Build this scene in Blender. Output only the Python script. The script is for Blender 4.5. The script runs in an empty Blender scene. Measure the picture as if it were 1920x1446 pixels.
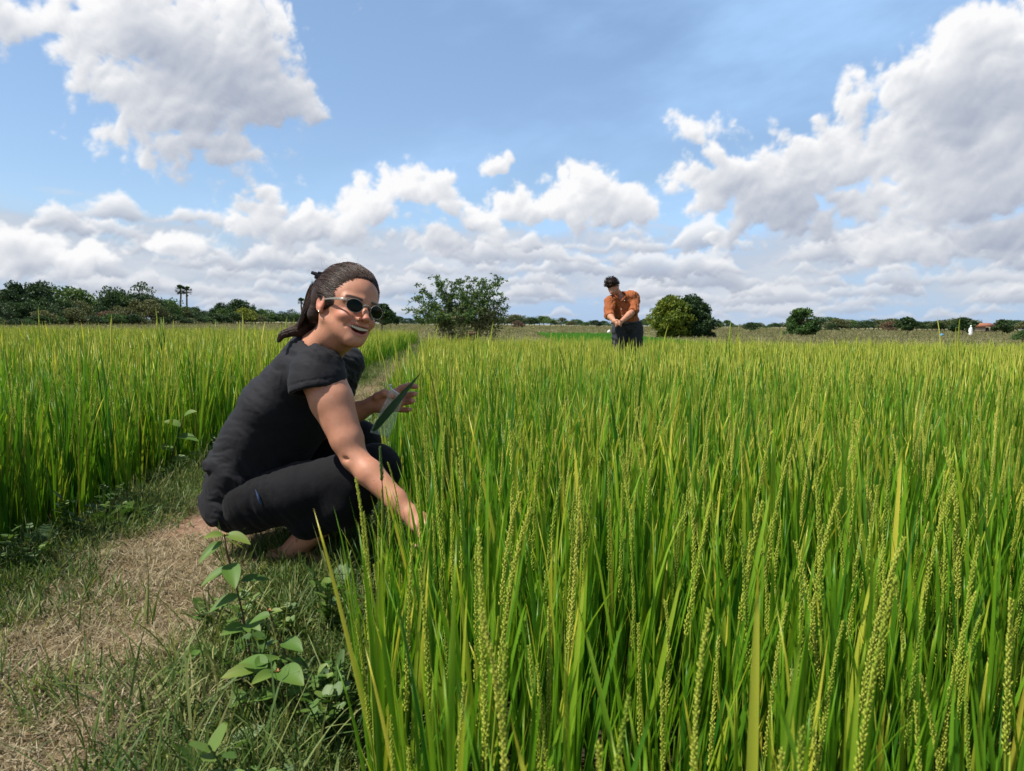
import bpy, math, random
import numpy as np
from mathutils import Vector, Matrix, noise as mnoise
SC = bpy.context.scene
COL = SC.collection
rng = np.random.default_rng(7)
random.seed(7)
# ------------------------------------------------------------------ camera
CAMZ = 0.71; FPX = 1371.0
pitch = math.radians(4.8); roll = 0.0105
fw = Vector((0, math.cos(pitch), -math.sin(pitch)))
r0 = Vector((1, 0, 0)); u0 = r0.cross(fw)
rt = r0*math.cos(roll) + u0*math.sin(roll)
up = u0*math.cos(roll) - r0*math.sin(roll)
CP = Vector((0, 0, CAMZ))
cam_d = bpy.data.cameras.new('camera'); cam = bpy.data.objects.new('camera', cam_d); COL.objects.link(cam)
cam_d.sensor_width = 36; cam_d.lens = 36*FPX/1920; cam_d.clip_end = 20000; cam_d.clip_start = 0.02
M = Matrix.Identity(4)
for i in range(3):
    M[i][0] = rt[i]; M[i][1] = up[i]; M[i][2] = -fw[i]; M[i][3] = CP[i]
cam.matrix_world = M
cam_d.dof.use_dof = True; cam_d.dof.focus_distance = 2.3; cam_d.dof.aperture_fstop = 11.0
SC.camera = cam
def at(px, py, Y):
    """point of the place seen in direction (px,py) of the photograph, Y metres north of the camera"""
    d = fw*FPX + rt*(px-960) - up*(py-723)
    return CP + d*(Y/d.y)
def uv(px, py):
    d = (fw*FPX + rt*(px-960) - up*(py-723)).normalized()
    return math.atan2(d.x, d.y), math.asin(d.z)
# ------------------------------------------------------------------ sun and exposure
SUN_EL = 59.0; SUN_AZ = 256.0      # azimuth clockwise from +Y: from the left, a little behind the camera
SC.render.engine = 'CYCLES'
SC.view_settings.view_transform = 'Standard'; SC.view_settings.look = 'None'
SC.view_settings.gamma = 1; SC.view_settings.exposure = 0.50
try: SC.view_settings.use_curve_mapping = False
except Exception: pass
sd = Vector((math.sin(math.radians(SUN_AZ))*math.cos(math.radians(SUN_EL)),
             math.cos(math.radians(SUN_AZ))*math.cos(math.radians(SUN_EL)), math.sin(math.radians(SUN_EL))))
sun_d = bpy.data.lights.new('sun', 'SUN'); sun = bpy.data.objects.new('sun', sun_d); COL.objects.link(sun)
sun_d.energy = 5.0; sun_d.angle = math.radians(0.53); sun_d.color = (1.0, 0.95, 0.86)
sun.rotation_euler = sd.to_track_quat('Z', 'Y').to_euler()
# ------------------------------------------------------------------ node helpers
class NT:
    def __init__(s, nt): s.nt = nt; s.N = nt.nodes; s.L = nt.links
    def put(s, sock, v):
        if v is None: return
        if isinstance(v, bpy.types.NodeSocket): s.L.new(v, sock)
        else:
            try: sock.default_value = v
            except Exception: sock.default_value = (v, v, v)
    def m(s, op, a, b=None, c=None, clamp=False):
        n = s.N.new('ShaderNodeMath'); n.operation = op; n.use_clamp = clamp
        s.put(n.inputs[0], a); s.put(n.inputs[1], b); s.put(n.inputs[2], c); return n.outputs[0]
    def v(s, op, a, b=None, sc=None):
        n = s.N.new('ShaderNodeVectorMath'); n.operation = op
        s.put(n.inputs[0], a); s.put(n.inputs[1], b)
        if sc is not None: s.put(n.inputs['Scale'], sc)
        return n.outputs['Value'] if op in ('LENGTH', 'DOT_PRODUCT', 'DISTANCE') else n.outputs[0]
    def noise(s, vec, scale=5, detail=4, rough=.5, dist=0, dims='3D', lac=2.0):
        n = s.N.new('ShaderNodeTexNoise'); n.noise_dimensions = dims
        s.put(n.inputs['Vector'], vec); n.inputs['Scale'].default_value = scale; n.inputs['Detail'].default_value = detail
        n.inputs['Roughness'].default_value = rough; n.inputs['Distortion'].default_value = dist
        n.inputs['Lacunarity'].default_value = lac
        return n
    def voro(s, vec, scale=5, detail=0, rough=.5, feature='F1', smooth=1.0):
        n = s.N.new('ShaderNodeTexVoronoi'); n.feature = feature
        s.put(n.inputs['Vector'], vec); n.inputs['Scale'].default_value = scale
        if 'Detail' in n.inputs: n.inputs['Detail'].default_value = detail; n.inputs['Roughness'].default_value = rough
        if feature == 'SMOOTH_F1': n.inputs['Smoothness'].default_value = smooth
        return n
    def ramp(s, fac, stops, interp='LINEAR'):
        n = s.N.new('ShaderNodeValToRGB'); n.color_ramp.interpolation = interp
        e = n.color_ramp.elements
        while len(e) < len(stops): e.new(0.5)
        for el, (p, c) in zip(e, stops):
            el.position = p; el.color = (*c, 1) if len(c) == 3 else c
        s.put(n.inputs[0], fac); return n.outputs[0]
    def mix(s, fac, a, b, mode='MIX'):
        n = s.N.new('ShaderNodeMix'); n.data_type = 'RGBA'; n.blend_type = mode; n.clamp_factor = True
        s.put(n.inputs[0], fac)
        for sock, v in ((n.inputs[6], a), (n.inputs[7], b)):
            if isinstance(v, tuple) and len(v) == 3: v = (*v, 1)
            s.put(sock, v)
        return n.outputs[2]
    def smooth(s, x, lo, hi, o0=0.0, o1=1.0):
        n = s.N.new('ShaderNodeMapRange'); n.interpolation_type = 'SMOOTHSTEP'
        s.put(n.inputs[0], x); n.inputs[1].default_value = lo; n.inputs[2].default_value = hi
        n.inputs[3].default_value = o0; n.inputs[4].default_value = o1; return n.outputs[0]
    def xyz(s, x, y, z=0.0):
        n = s.N.new('ShaderNodeCombineXYZ'); s.put(n.inputs[0], x); s.put(n.inputs[1], y); s.put(n.inputs[2], z); return n.outputs[0]
    def sep(s, v):
        n = s.N.new('ShaderNodeSeparateXYZ'); s.put(n.inputs[0], v); return n.outputs
# ------------------------------------------------------------------ world: clear sky (the clouds are a dome, built below)
W = bpy.data.worlds.new('World'); SC.world = W; W.use_nodes = True
w = NT(W.node_tree); w.N.clear()
sky_t = w.N.new('ShaderNodeTexSky'); sky_t.sky_type = 'NISHITA'; sky_t.sun_disc = False
sky_t.sun_elevation = math.radians(SUN_EL); sky_t.sun_rotation = math.radians(SUN_AZ)
sky_t.air_density = 1.0; sky_t.dust_density = .5; sky_t.ozone_density = 3.0
bg = w.N.new('ShaderNodeBackground'); bg.inputs['Strength'].default_value = 0.10
wo = w.N.new('ShaderNodeOutputWorld'); w.L.new(sky_t.outputs[0], bg.inputs[0]); w.L.new(bg.outputs[0], wo.inputs[0])
W.cycles.sampling_method = 'MANUAL'; W.cycles.sample_map_resolution = 512
# ------------------------------------------------------------------ clouds: a dome of cloud vapour far above and around everything
def lattice_noise(x, y, seed):
    xi = np.floor(x).astype(np.int64); yi = np.floor(y).astype(np.int64); fx = x-xi; fy = y-yi
    def grad(ix, iy):
        h = (ix*374761393 + iy*668265263 + seed*974634777) & 0xffffffff
        h = ((h ^ (h >> 13))*1274126177) & 0xffffffff; h = h ^ (h >> 16)
        a = (h & 0xffff)/65536.0*2*np.pi
        return np.cos(a), np.sin(a)
    ux = fx*fx*fx*(fx*(fx*6-15)+10); uy = fy*fy*fy*(fy*(fy*6-15)+10)
    def dot(ix, iy, dx, dy):
        gx, gy = grad(ix, iy); return gx*dx+gy*dy
    a = dot(xi, yi, fx, fy); b = dot(xi+1, yi, fx-1, fy); c = dot(xi, yi+1, fx, fy-1); d = dot(xi+1, yi+1, fx-1, fy-1)
    return ((a*(1-ux)+b*ux)*(1-uy)+(c*(1-ux)+d*ux)*uy)*1.5
def fbm(x, y, seed, oct=6, gain=.5, lac=2.03, billow=False):
    s = 0; a = 1; t = 0; c, sn = .8*lac, .6*lac
    for o in range(oct):
        n = lattice_noise(x, y, seed+o*17)
        s = s + a*((np.abs(n)*2.2-.5) if billow else n); t += a; a *= gain
        x, y = x*c-y*sn+13.7, x*sn+y*c+5.3
    return s/t
def sstep(x, a, b):
    t = np.clip((x-a)/(b-a), 0, 1); return t*t*(3-2*t)
# px, py, rx, ry, weight
CLOUDS = [(270,50,245,105,1.1),(140,55,110,80,1.0),(470,60,105,75,.95),(440,150,130,90,1.1),(330,215,140,85,1.1),(330,285,110,55,1.0),(400,110,110,90,1.0),(500,345,70,20,.7),(240,245,60,40,.9),
      (-60,40,60,40,.7),(1850,190,190,120,1.15),(1560,250,50,30,.7),(1330,250,60,22,.6),(1650,400,230,50,1.0),(1840,160,150,100,1.1),(1740,170,120,80,1.0),(1900,80,110,60,1.0),(1640,310,230,80,1.1),(1375,330,110,58,1.0),(1450,360,120,60,.9),(1850,330,240,140,1.15),(1610,200,75,50,.75),(1620,150,45,30,.6),(1750,260,220,90,1.0),
      (1140,385,125,62,1.15),(1120,345,60,34,.9),(1140,348,72,30,1.0),(1200,395,70,40,.9),(770,355,110,42,1.05),(680,380,80,46,1.0),(850,345,45,28,.8),(925,312,40,32,.95),(910,395,120,42,1.0),(980,385,60,34,.8),(560,410,85,28,.8),(480,425,70,36,.95),
      (165,425,40,24,.95),(170,455,70,24,1.0),(90,470,150,34,.95),(330,470,140,28,.85),(1490,425,150,32,.9),(1400,440,120,28,.9),(1790,450,190,46,.9),(860,455,150,34,.9),(640,440,120,34,.9)]
def smax(A, B, k):
    h = np.clip(.5+.5*(A-B)/k, 0, 1); return B*(1-h)+A*h+k*h*(1-h)
def cumulus_density(U, V):
    """the big near clouds, placed one by one"""
    wx = U + .036*fbm(U*9, V*9, 5, 4) + .012*fbm(U*34, V*34, 9, 4); wy = V + .028*fbm(U*9, V*9, 41, 4) + .010*fbm(U*34, V*34, 61, 4)
    E = np.full_like(U, -1.5)
    for (cx, cy, rx, ry, wt) in CLOUDS:
        cu, cv = uv(cx, cy)
        dx = (wx-cu)*FPX/rx; dy = (wy-cv)*FPX/ry
        dy = np.where(dy < 0, dy*1.2, dy)
        e = (1-np.sqrt(dx*dx+dy*dy))*wt*min(1.0, .35+min(rx, ry)/90)
        E = smax(e, E, .18)
    big = fbm(U*13+wx*3, V*14+wy*3, 101, 6, .5, billow=True); mid = fbm(U*10, V*13, 303, 7, .55)
    return E + big*.75 + mid*.62
def row_density(U, V, i, base, hmax, sc, cover):
    """one more distant row of cumulus with a level base"""
    x = U*sc + i*37.7
    wv = V + hmax*.30*fbm(U*sc*2.2+9, V*sc*3.0, 500+i*7, 5, .55, billow=True) + hmax*.12*fbm(U*sc*9, V*sc*12, 600+i*7, 5, .6, billow=True)
    top = hmax*np.clip(fbm(x, x*0+i*3.3, 700+i*11, 4, .55)*2.0+cover, -.5, 1.3)
    bot = base + hmax*.10*fbm(x*1.5, V*0+i, 800+i, 4)
    d_top = (bot+top-wv)/hmax; d_bot = (wv-bot)/hmax*2.6+.12
    return np.minimum(np.minimum(d_top*1.6, d_bot), 1.2)
ROWS = [(.010,.018,13,.35),(.017,.022,11,.2),(.028,.026,9,.35),(.036,.030,12,.45),(.050,.040,7,.5),(.066,.034,8.5,.55),(.080,.052,5.0,.42),(.098,.044,6.5,.2),(.116,.05,5,-.2)]
def light_of(D, ext, relief, soft):
    """light marched up-left toward the sun through the thickness, plus the relief of the near surface"""
    Dp = np.clip(D, 0, 1.1); acc = np.zeros_like(D); last = 0
    for r in (2, 4, 7, 11, 16, 22, 30, 40, 54):
        if r > soft: break
        dx, dy = int(round(-.45*r)), int(round(.89*r))
        acc += np.roll(np.roll(Dp, -dy, 0), -dx, 1)*(r-last); last = r
    for _ in range(2):
        for ax_ in (0, 1): acc = (np.roll(acc, 1, ax_)+acc*2+np.roll(acc, -1, ax_)+np.roll(acc, 2, ax_)*.5+np.roll(acc, -2, ax_)*.5)/5
    sh = np.exp(-acc*ext)
    H = np.sqrt(np.clip(D, 0, 1.5)+.02)
    gy = (np.roll(H, -3, 0)-np.roll(H, 3, 0))*.7; gx = (np.roll(H, -3, 1)-np.roll(H, 3, 1))*.7
    return sh, np.clip(-(gy*.86-gx*.50)*relief, -.30, .35)
AZF = 42.0
az = np.radians(np.concatenate([np.arange(-180, -AZF, 3.0), np.arange(-AZF, AZF, .085), np.arange(AZF, 180.01, 3.0)]))
el = np.radians(np.concatenate([np.arange(-1.5, 30.0, .085), np.arange(30, 90.1, 3.0)]))
def make_cloud_field():
    """colour and opacity of the vapour on an (azimuth, elevation) grid"""
    step = .085
    fa = np.radians(np.arange(-AZF-6, AZF+6, step)); fe = np.radians(np.arange(-1.5, 36, step))
    U, V = np.meshgrid(fa, fe)
    C = np.zeros(U.shape+(3,)); A = np.zeros(U.shape)
    def over(c, a):
        nonlocal C, A
        C = c*a[..., None] + C*(1-a[..., None]); A = a + A*(1-a)
    va = veil_alpha(U, V); over(np.array([.50, .78, 1.18])+np.zeros(U.shape+(3,)), va)
    # pale haze low over the horizon
    hz = .85*(1-sstep(V, .0, .15)); over(np.array([.40, .55, .78])+np.zeros(U.shape+(3,)), hz)
    # a torn grey-white sheet behind the rows
    n = fbm(U*5, V*16, 1300, 7, .58)
    over(cloud_color(np.clip(.52+n*.5-sstep(V,.0,.12)*.08, 0, 1)), sstep(n+.42-sstep(V, .10, .17)*1.1-(1-sstep(V, .0, .05))*.45, -.1, .45)*.8)
    for i, (b, h, sc, cv) in enumerate(ROWS):
        D = row_density(U, V, i, b, h, sc, cv)
        sh, rel = light_of(D, .11, .8, 22)
        L = np.clip(.12+.52*sh+rel*.6+.50*np.clip((V-b)/h*1.3, 0, 1), 0, 1)*(.74+.035*i)
        over(cloud_color(L), sstep(D, 0, .42)*(.58+.045*i))
    D = cumulus_density(U, V)
    sh, rel = light_of(D, .034, .95, 60)
    lo = fbm(U*7, V*9, 1200, 4)
    L = np.clip(.22+.82*sh+rel*.85+lo*.42+sstep(V, .22, .38)*.10-sstep(U,.35,.6)*sstep(-V,-.17,-.08)*.06, 0, 1)
    over(cloud_color(L), sstep(D, .0, .42)**1.2)
    return fa, fe, C/np.maximum(A, 1e-4)[..., None], A
def cloud_color(L):
    xs = [0, .2, .45, .75, 1.0]
    return np.stack([np.interp(L, xs, c) for c in ([.36,.44,.57,.76,.96], [.41,.485,.605,.78,.96], [.52,.585,.68,.82,.97])], -1)
def veil_alpha(U, V):
    x = U*1.6+V*.5; y = V*4.5-U*.9
    n = fbm(x, y, 900, 7, .56) + .8*fbm(U*1.1+3, V*2.2+1, 950, 3)
    return .22+sstep(n, -.32, .48)*.52

fa_, fe_, CC, CA = make_cloud_field()
U, V = np.meshgrid(az, el)
fx = (U-fa_[0])/(fa_[1]-fa_[0]); fy = (V-fe_[0])/(fe_[1]-fe_[0])
inside = (fx >= 0) & (fx <= len(fa_)-2) & (fy >= 0) & (fy <= len(fe_)-2)
xi = np.clip(fx.astype(int), 0, len(fa_)-1); yi = np.clip(fy.astype(int), 0, len(fe_)-1)
n_ = fbm(U*2.1, V*3.2, 2222, 5)                     # outside the photograph the same broken sky goes on
al_o = sstep(n_-sstep(V, .3, 1.4)*.25+.25-sstep(V, 0, .35)*.25, -.05, .25)*.85
# the sun itself stands in a blue gap
sU, sV = math.radians(SUN_AZ-360), math.radians(SUN_EL)
ang = np.arccos(np.clip(np.sin(V)*math.sin(sV)+np.cos(V)*math.cos(sV)*np.cos(U-sU), -1, 1))
al_o = al_o*sstep(ang, .12, .45)
col_o = cloud_color(np.clip(.62+n_*.4, 0, 1))
RGB = np.where(inside[..., None], CC[yi, xi], col_o); ALP = np.where(inside, CA[yi, xi], al_o)
Rd = 9000.0
VX = np.stack([np.sin(U)*np.cos(V)*Rd, np.cos(U)*np.cos(V)*Rd, np.sin(V)*Rd], -1).reshape(-1, 3)
nr, nc = U.shape
idx = np.arange(nr*nc).reshape(nr, nc)
F4 = np.stack([idx[:-1, :-1], idx[:-1, 1:], idx[1:, 1:], idx[1:, :-1]], -1).reshape(-1, 4)
def np_mesh(name, verts, faces, smooth=True):
    """a mesh from numpy arrays; all faces have the same number of corners"""
    me = bpy.data.meshes.new(name); verts = np.asarray(verts, dtype=np.float32); faces = np.asarray(faces, dtype=np.int32)
    k = faces.shape[1]
    me.vertices.add(len(verts)); me.vertices.foreach_set('co', verts.ravel())
    me.loops.add(faces.size); me.loops.foreach_set('vertex_index', faces.ravel())
    me.polygons.add(len(faces)); me.polygons.foreach_set('loop_start', np.arange(0, faces.size, k, dtype=np.int32))
    me.update(calc_edges=True); me.validate()
    if smooth: me.polygons.foreach_set('use_smooth', np.ones(len(me.polygons), dtype=bool))
    return me
me = np_mesh('clouds', VX, F4)
att = me.color_attributes.new('vapour', 'FLOAT_COLOR', 'POINT')
att.data.foreach_set('color', np.concatenate([RGB, ALP[..., None]], -1).reshape(-1).astype(np.float32))
cm = bpy.data.materials.new('cloud_vapour'); cm.use_nodes = True; c_ = NT(cm.node_tree); c_.N.clear()
a_ = c_.N.new('ShaderNodeAttribute'); a_.attribute_name = 'vapour'
e_ = c_.N.new('ShaderNodeEmission'); e_.inputs[1].default_value = .72; c_.L.new(a_.outputs['Color'], e_.inputs[0]); t_ = c_.N.new('ShaderNodeBsdfTransparent')
mx = c_.N.new('ShaderNodeMixShader'); c_.L.new(a_.outputs['Alpha'], mx.inputs[0]); c_.L.new(t_.outputs[0], mx.inputs[1]); c_.L.new(e_.outputs[0], mx.inputs[2])
mo = c_.N.new('ShaderNodeOutputMaterial'); c_.L.new(mx.outputs[0], mo.inputs[0])
cm.cycles.emission_sampling = 'NONE'
me.materials.append(cm)
clouds = bpy.data.objects.new('clouds', me); COL.objects.link(clouds); clouds['kind'] = 'structure'
# ------------------------------------------------------------------ objects: tags and materials
def tag(o, label=None, cat=None, group=None, kind=None):
    if label: o['label'] = label
    if cat: o['category'] = cat
    if group: o['group'] = group
    if kind: o['kind'] = kind
    return o
def link(name, me, mat=None, parent=None):
    if mat is not None and not me.materials: me.materials.append(mat)
    o = bpy.data.objects.new(name, me); COL.objects.link(o)
    if parent is not None: o.parent = parent
    return o
def empty(name, loc=(0, 0, 0), rz=0):
    o = bpy.data.objects.new(name, None); o.empty_display_size = .05; COL.objects.link(o); o.location = loc; o.rotation_euler = (0, 0, rz); return o
def copy_thing(src, loc=None, rot=None, scale=None, label=None):
    r = src.copy(); COL.objects.link(r)
    if loc is not None: r.location = loc
    if rot is not None: r.rotation_euler = rot
    if scale is not None: r.scale = scale
    if label: r['label'] = label
    for ch in src.children:
        c = ch.copy(); COL.objects.link(c); c.parent = r
        for gc in ch.children:
            d = gc.copy(); COL.objects.link(d); d.parent = c
    return r
def new_mat(name):
    m = bpy.data.materials.new(name); m.use_nodes = True
    t = NT(m.node_tree); t.N.clear(); o = t.N.new('ShaderNodeOutputMaterial')
    return m, t, o
def bsdf(t, o, base, rough=.6, spec=.3, bump=None, bump_s=.3, bump_d=.01, **kw):
    b = t.N.new('ShaderNodeBsdfPrincipled')
    if isinstance(base, tuple): base = (*base, 1)
    t.put(b.inputs['Base Color'], base); t.put(b.inputs['Roughness'], rough); t.put(b.inputs['Specular IOR Level'], spec)
    for k, v in kw.items(): t.put(b.inputs[k], v)
    if bump is not None:
        bn = t.N.new('ShaderNodeBump'); bn.inputs['Strength'].default_value = bump_s; bn.inputs['Distance'].default_value = bump_d
        t.put(bn.inputs['Height'], bump); t.L.new(bn.outputs[0], b.inputs['Normal'])
    t.L.new(b.outputs[0], o.inputs[0]); return b
def attr(t, name, out='Fac'):
    a = t.N.new('ShaderNodeAttribute'); a.attribute_name = name; return a.outputs[out]
def leaf_mat(name, dark, light, yellow, trans=.38, rough=.45, rnd=.35, spec=.35):
    """leaf: colour from the per-leaf attribute 'tint' (0 deep green .. 1 straw) and a little per-plant variation"""
    m, t, o = new_mat(name)
    ti = attr(t, 'tint'); oi = t.N.new('ShaderNodeObjectInfo')
    geo = t.N.new('ShaderNodeNewGeometry')
    no = t.noise(geo.outputs['Position'], 1.6, 3, .55)
    x = t.m('ADD', ti, t.m('ADD', t.m('MULTIPLY', t.m('SUBTRACT', oi.outputs['Random'], .5), rnd), t.m('MULTIPLY', t.m('SUBTRACT', no.outputs[0], .5), .55)))
    col = t.ramp(x, [(0, dark), (.5, light), (1, yellow)])
    b = t.N.new('ShaderNodeBsdfPrincipled'); t.L.new(col, b.inputs['Base Color'])
    b.inputs['Roughness'].default_value = rough; b.inputs['Specular IOR Level'].default_value = spec
    tr = t.N.new('ShaderNodeBsdfTranslucent'); t.L.new(t.mix(.35, col, t.mix(1.0, col, (1.5, 1.5, .45), 'MULTIPLY')), tr.inputs[0])
    mx = t.N.new('ShaderNodeMixShader'); mx.inputs[0].default_value = trans
    t.L.new(b.outputs[0], mx.inputs[1]); t.L.new(tr.outputs[0], mx.inputs[2]); t.L.new(mx.outputs[0], o.inputs[0])
    return m
# ------------------------------------------------------------------ the ground: bund path, two paddies, rough fields behind
def path_r(y): return -0.22-.103*y + .03*np.sin(y*2.1) + .05*np.sin(y*.7+1)        # right edge of the bund
def path_l(y): return -1.28-.060*y-.02*np.maximum(np.asarray(y)-4., 0) + .06*np.sin(y*1.3+2) + .04*np.sin(y*3.1)       # left edge of the bund
PADDY = -0.18
def ground_z(x, y):
    x = np.asarray(x, float); y = np.asarray(y, float)
    l = path_l(y); r = path_r(y)
    s = .16
    on = sstep(x, l-s, l+.05)*(1-sstep(x, r-.05, r+s))
    n = .020*fbm(x*2.2, y*2.2, 11, 4) + .008*fbm(x*9, y*9, 12, 3)
    z = PADDY + on*(-PADDY+n+.02) + (1-on)*.01*fbm(x*3, y*3, 13, 3)
    far = sstep(y, 15.4+.02*x, 17.2+.02*x)*sstep(x, -3.2, -2.2); farl = sstep(y, 24, 26)*(1-sstep(x, -3.2, -2.2))
    f = np.clip(far+farl, 0, 1)
    zf = -.06 + .10*fbm(x*.12, y*.12, 14, 4) + .03*fbm(x*.7, y*.7, 15, 3)
    green = sstep(y, 22, 23)*(1-sstep(y, 58, 60))*sstep(x, 1.5, 2.5)*(1-sstep(x, 8, 10))
    zf = zf*(1-green) + (-.14)*green
    z = z*(1-f)+zf*f
    return z
gx = np.concatenate([-np.geomspace(3000, 9, 46), np.arange(-8.8, 7, .11), np.geomspace(7.1, 3000, 46)])
gy = np.concatenate([np.arange(-4, .4, .25), np.arange(.4, 6, .05), np.arange(6, 28, .16), np.geomspace(28.2, 7000, 70)])
X, Y = np.meshgrid(gx, gy); Z = ground_z(X, Y)
Z = np.where(Y > 120, Z*0-.06, Z); Z = np.where(Y > 60, np.minimum(Z, .03), Z)
nr, nc = X.shape; idx = np.arange(nr*nc).reshape(nr, nc)
F4 = np.stack([idx[:-1, :-1], idx[:-1, 1:], idx[1:, 1:], idx[1:, :-1]], -1).reshape(-1, 4)
VG = np.stack([X, Y, Z], -1).reshape(-1, 3)
def set_attr(me, name, arr):
    a = me.attributes.new(name, 'FLOAT', 'POINT'); a.data.foreach_set('value', np.asarray(arr, dtype=np.float32).ravel())
pm = (sstep(X, path_l(Y)-.02, path_l(Y)+.3)*(1-sstep(X, path_r(Y)-.45, path_r(Y)-.05))).ravel()
far_m = sstep(Y, 15, 18).ravel()
# bare reddish earth where feet have worn the bund, just left of the crouching person
bare = np.exp(-(((X+.98)/.22)**2+((Y-2.55)/.35)**2))+.8*np.exp(-(((X+1.3)/.5)**2+((Y-8.5)/3)**2))
bare = np.clip(bare+.35*fbm(X*3, Y*3, 33, 4), 0, 1).ravel()
cx_ = VG[F4].mean(1); onp = (cx_[:, 0] > path_l(cx_[:, 1])-.06) & (cx_[:, 0] < path_r(cx_[:, 1])+.06) & (cx_[:, 1] < 25) & (cx_[:, 1] > -4)
ground_parts = []
for nm_, sel_ in (('ground', ~onp), ('path', onp)):
    fs = F4[sel_]; used = np.unique(fs); mp = np.full(len(VG), -1); mp[used] = np.arange(len(used))
    me = np_mesh(nm_, VG[used], mp[fs]); set_attr(me, 'bund', pm[used]); set_attr(me, 'far', far_m[used]); set_attr(me, 'bare', bare[used]); ground_parts.append((nm_, me))
gm, t, o = new_mat('soil_and_litter')
geo = t.N.new('ShaderNodeNewGeometry'); pos = geo.outputs['Position']
n1 = t.noise(pos, 18, 8, .7); n2 = t.noise(pos, 2.2, 4, .55); n3 = t.noise(pos, 140, 3, .6)
mud = t.ramp(n1.outputs[0], [(.3, (.030, .024, .014)), (.7, (.075, .06, .035))])
straw = t.ramp(n1.outputs[0], [(.25, (.11, .075, .038)), (.5, (.22, .155, .085)), (.75, (.36, .27, .16))])
red = t.ramp(n1.outputs[0], [(.3, (.22, .12, .075)), (.7, (.36, .22, .15))])
c = t.mix(attr(t, 'bund'), mud, straw); c = t.mix(t.m('MULTIPLY', attr(t, 'bare'), attr(t, 'bund')), c, red)
farc = t.ramp(t.noise(pos, .16, 6, .6).outputs[0], [(.3, (.13, .17, .055)), (.5, (.20, .19, .10)), (.62, (.22, .17, .11)), (.75, (.17, .21, .09))])
c = t.mix(attr(t, 'far'), c, farc)
bsdf(t, o, c, .95, .1, bump=t.m('ADD', n1.outputs[0], t.m('MULTIPLY', n3.outputs[0], .4)), bump_s=.8, bump_d=.03)
for nm_, me in ground_parts: tag(link(nm_, me, gm), kind='structure')
# ------------------------------------------------------------------ rice: blades, heads, whole plants
class Geo:
    """collects verts and triangles with a tint per vertex"""
    def __init__(s): s.v = []; s.f = []; s.t = []; s.n = 0
    def add(s, v, f, t):
        v = np.asarray(v, float); f = np.asarray(f, int)
        s.v.append(v); s.f.append(f+s.n); s.t.append(np.broadcast_to(np.asarray(t, float), (len(v),)).copy()); s.n += len(v)
    def mesh(s, name, smooth=True):
        me = np_mesh(name, np.concatenate(s.v), np.concatenate(s.f), smooth)
        set_attr(me, 'tint', np.concatenate(s.t)); return me
def tri(q):
    q = np.asarray(q); return np.concatenate([q[:, [0, 1, 2]], q[:, [0, 2, 3]]])
def blade(base, az, lean, L, wd, curve, segs=7, fold=.25, droop=0, twist=0, taper0=.55):
    """a grass blade: returns verts, tris. lean from vertical at the foot, curve is the bend added toward the tip"""
    s = np.linspace(0, 1, segs+1)
    th = lean + curve*s**2 + droop*np.clip(s-.7, 0, 1)**1.5*6
    ds = L/segs
    r = np.concatenate([[0], np.cumsum(np.sin(th[:-1])*ds)]); z = np.concatenate([[0], np.cumsum(np.cos(th[:-1])*ds)])
    wprof = wd*np.minimum(1, taper0+s*1.6)*np.clip(1-s**2.6, 0, 1)**.8*.5
    ca, sa = math.cos(az), math.sin(az)
    tw = az+math.pi/2+twist*s
    wx, wy = np.cos(tw)*wprof, np.sin(tw)*wprof
    cx = base[0]+ca*r; cy = base[1]+sa*r; cz = base[2]+z
    nx = -np.cos(th)*ca*fold*wprof; ny = -np.cos(th)*sa*fold*wprof; nz = np.sin(th)*fold*wprof
    A = np.stack([cx-wx, cy-wy, cz], -1); B = np.stack([cx-nx, cy-ny, cz-nz], -1); C = np.stack([cx+wx, cy+wy, cz], -1)
    if fold == 0:
        V = np.stack([A, C], 1).reshape(-1, 3); q = []
        for i in range(segs): q.append([2*i, 2*i+1, 2*i+3, 2*i+2])
    else:
        V = np.stack([A, B, C], 1).reshape(-1, 3); q = []
        for i in range(segs):
            a = 3*i; q += [[a, a+1, a+4, a+3], [a+1, a+2, a+5, a+4]]
    return V, tri(q), s
def tube(pts, rad, sides=4):
    pts = np.asarray(pts, float); rad = np.broadcast_to(np.asarray(rad, float), (len(pts),))
    d = np.gradient(pts, axis=0); d /= np.linalg.norm(d, axis=1, keepdims=True)+1e-9
    ref = np.array([0, 0, 1.]) if abs(d[0][2]) < .9 else np.array([1., 0, 0])
    a = np.cross(d, ref); a /= np.linalg.norm(a, axis=1, keepdims=True)+1e-9; b = np.cross(d, a)
    ang = np.arange(sides)/sides*2*np.pi
    V = pts[:, None]+(a[:, None]*np.cos(ang)[None, :, None]+b[:, None]*np.sin(ang)[None, :, None])*rad[:, None, None]
    V = V.reshape(-1, 3); q = []
    for i in range(len(pts)-1):
        for j in range(sides):
            k = (j+1) % sides; q.append([i*sides+j, i*sides+k, (i+1)*sides+k, (i+1)*sides+j])
    return V, tri(q)
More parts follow.
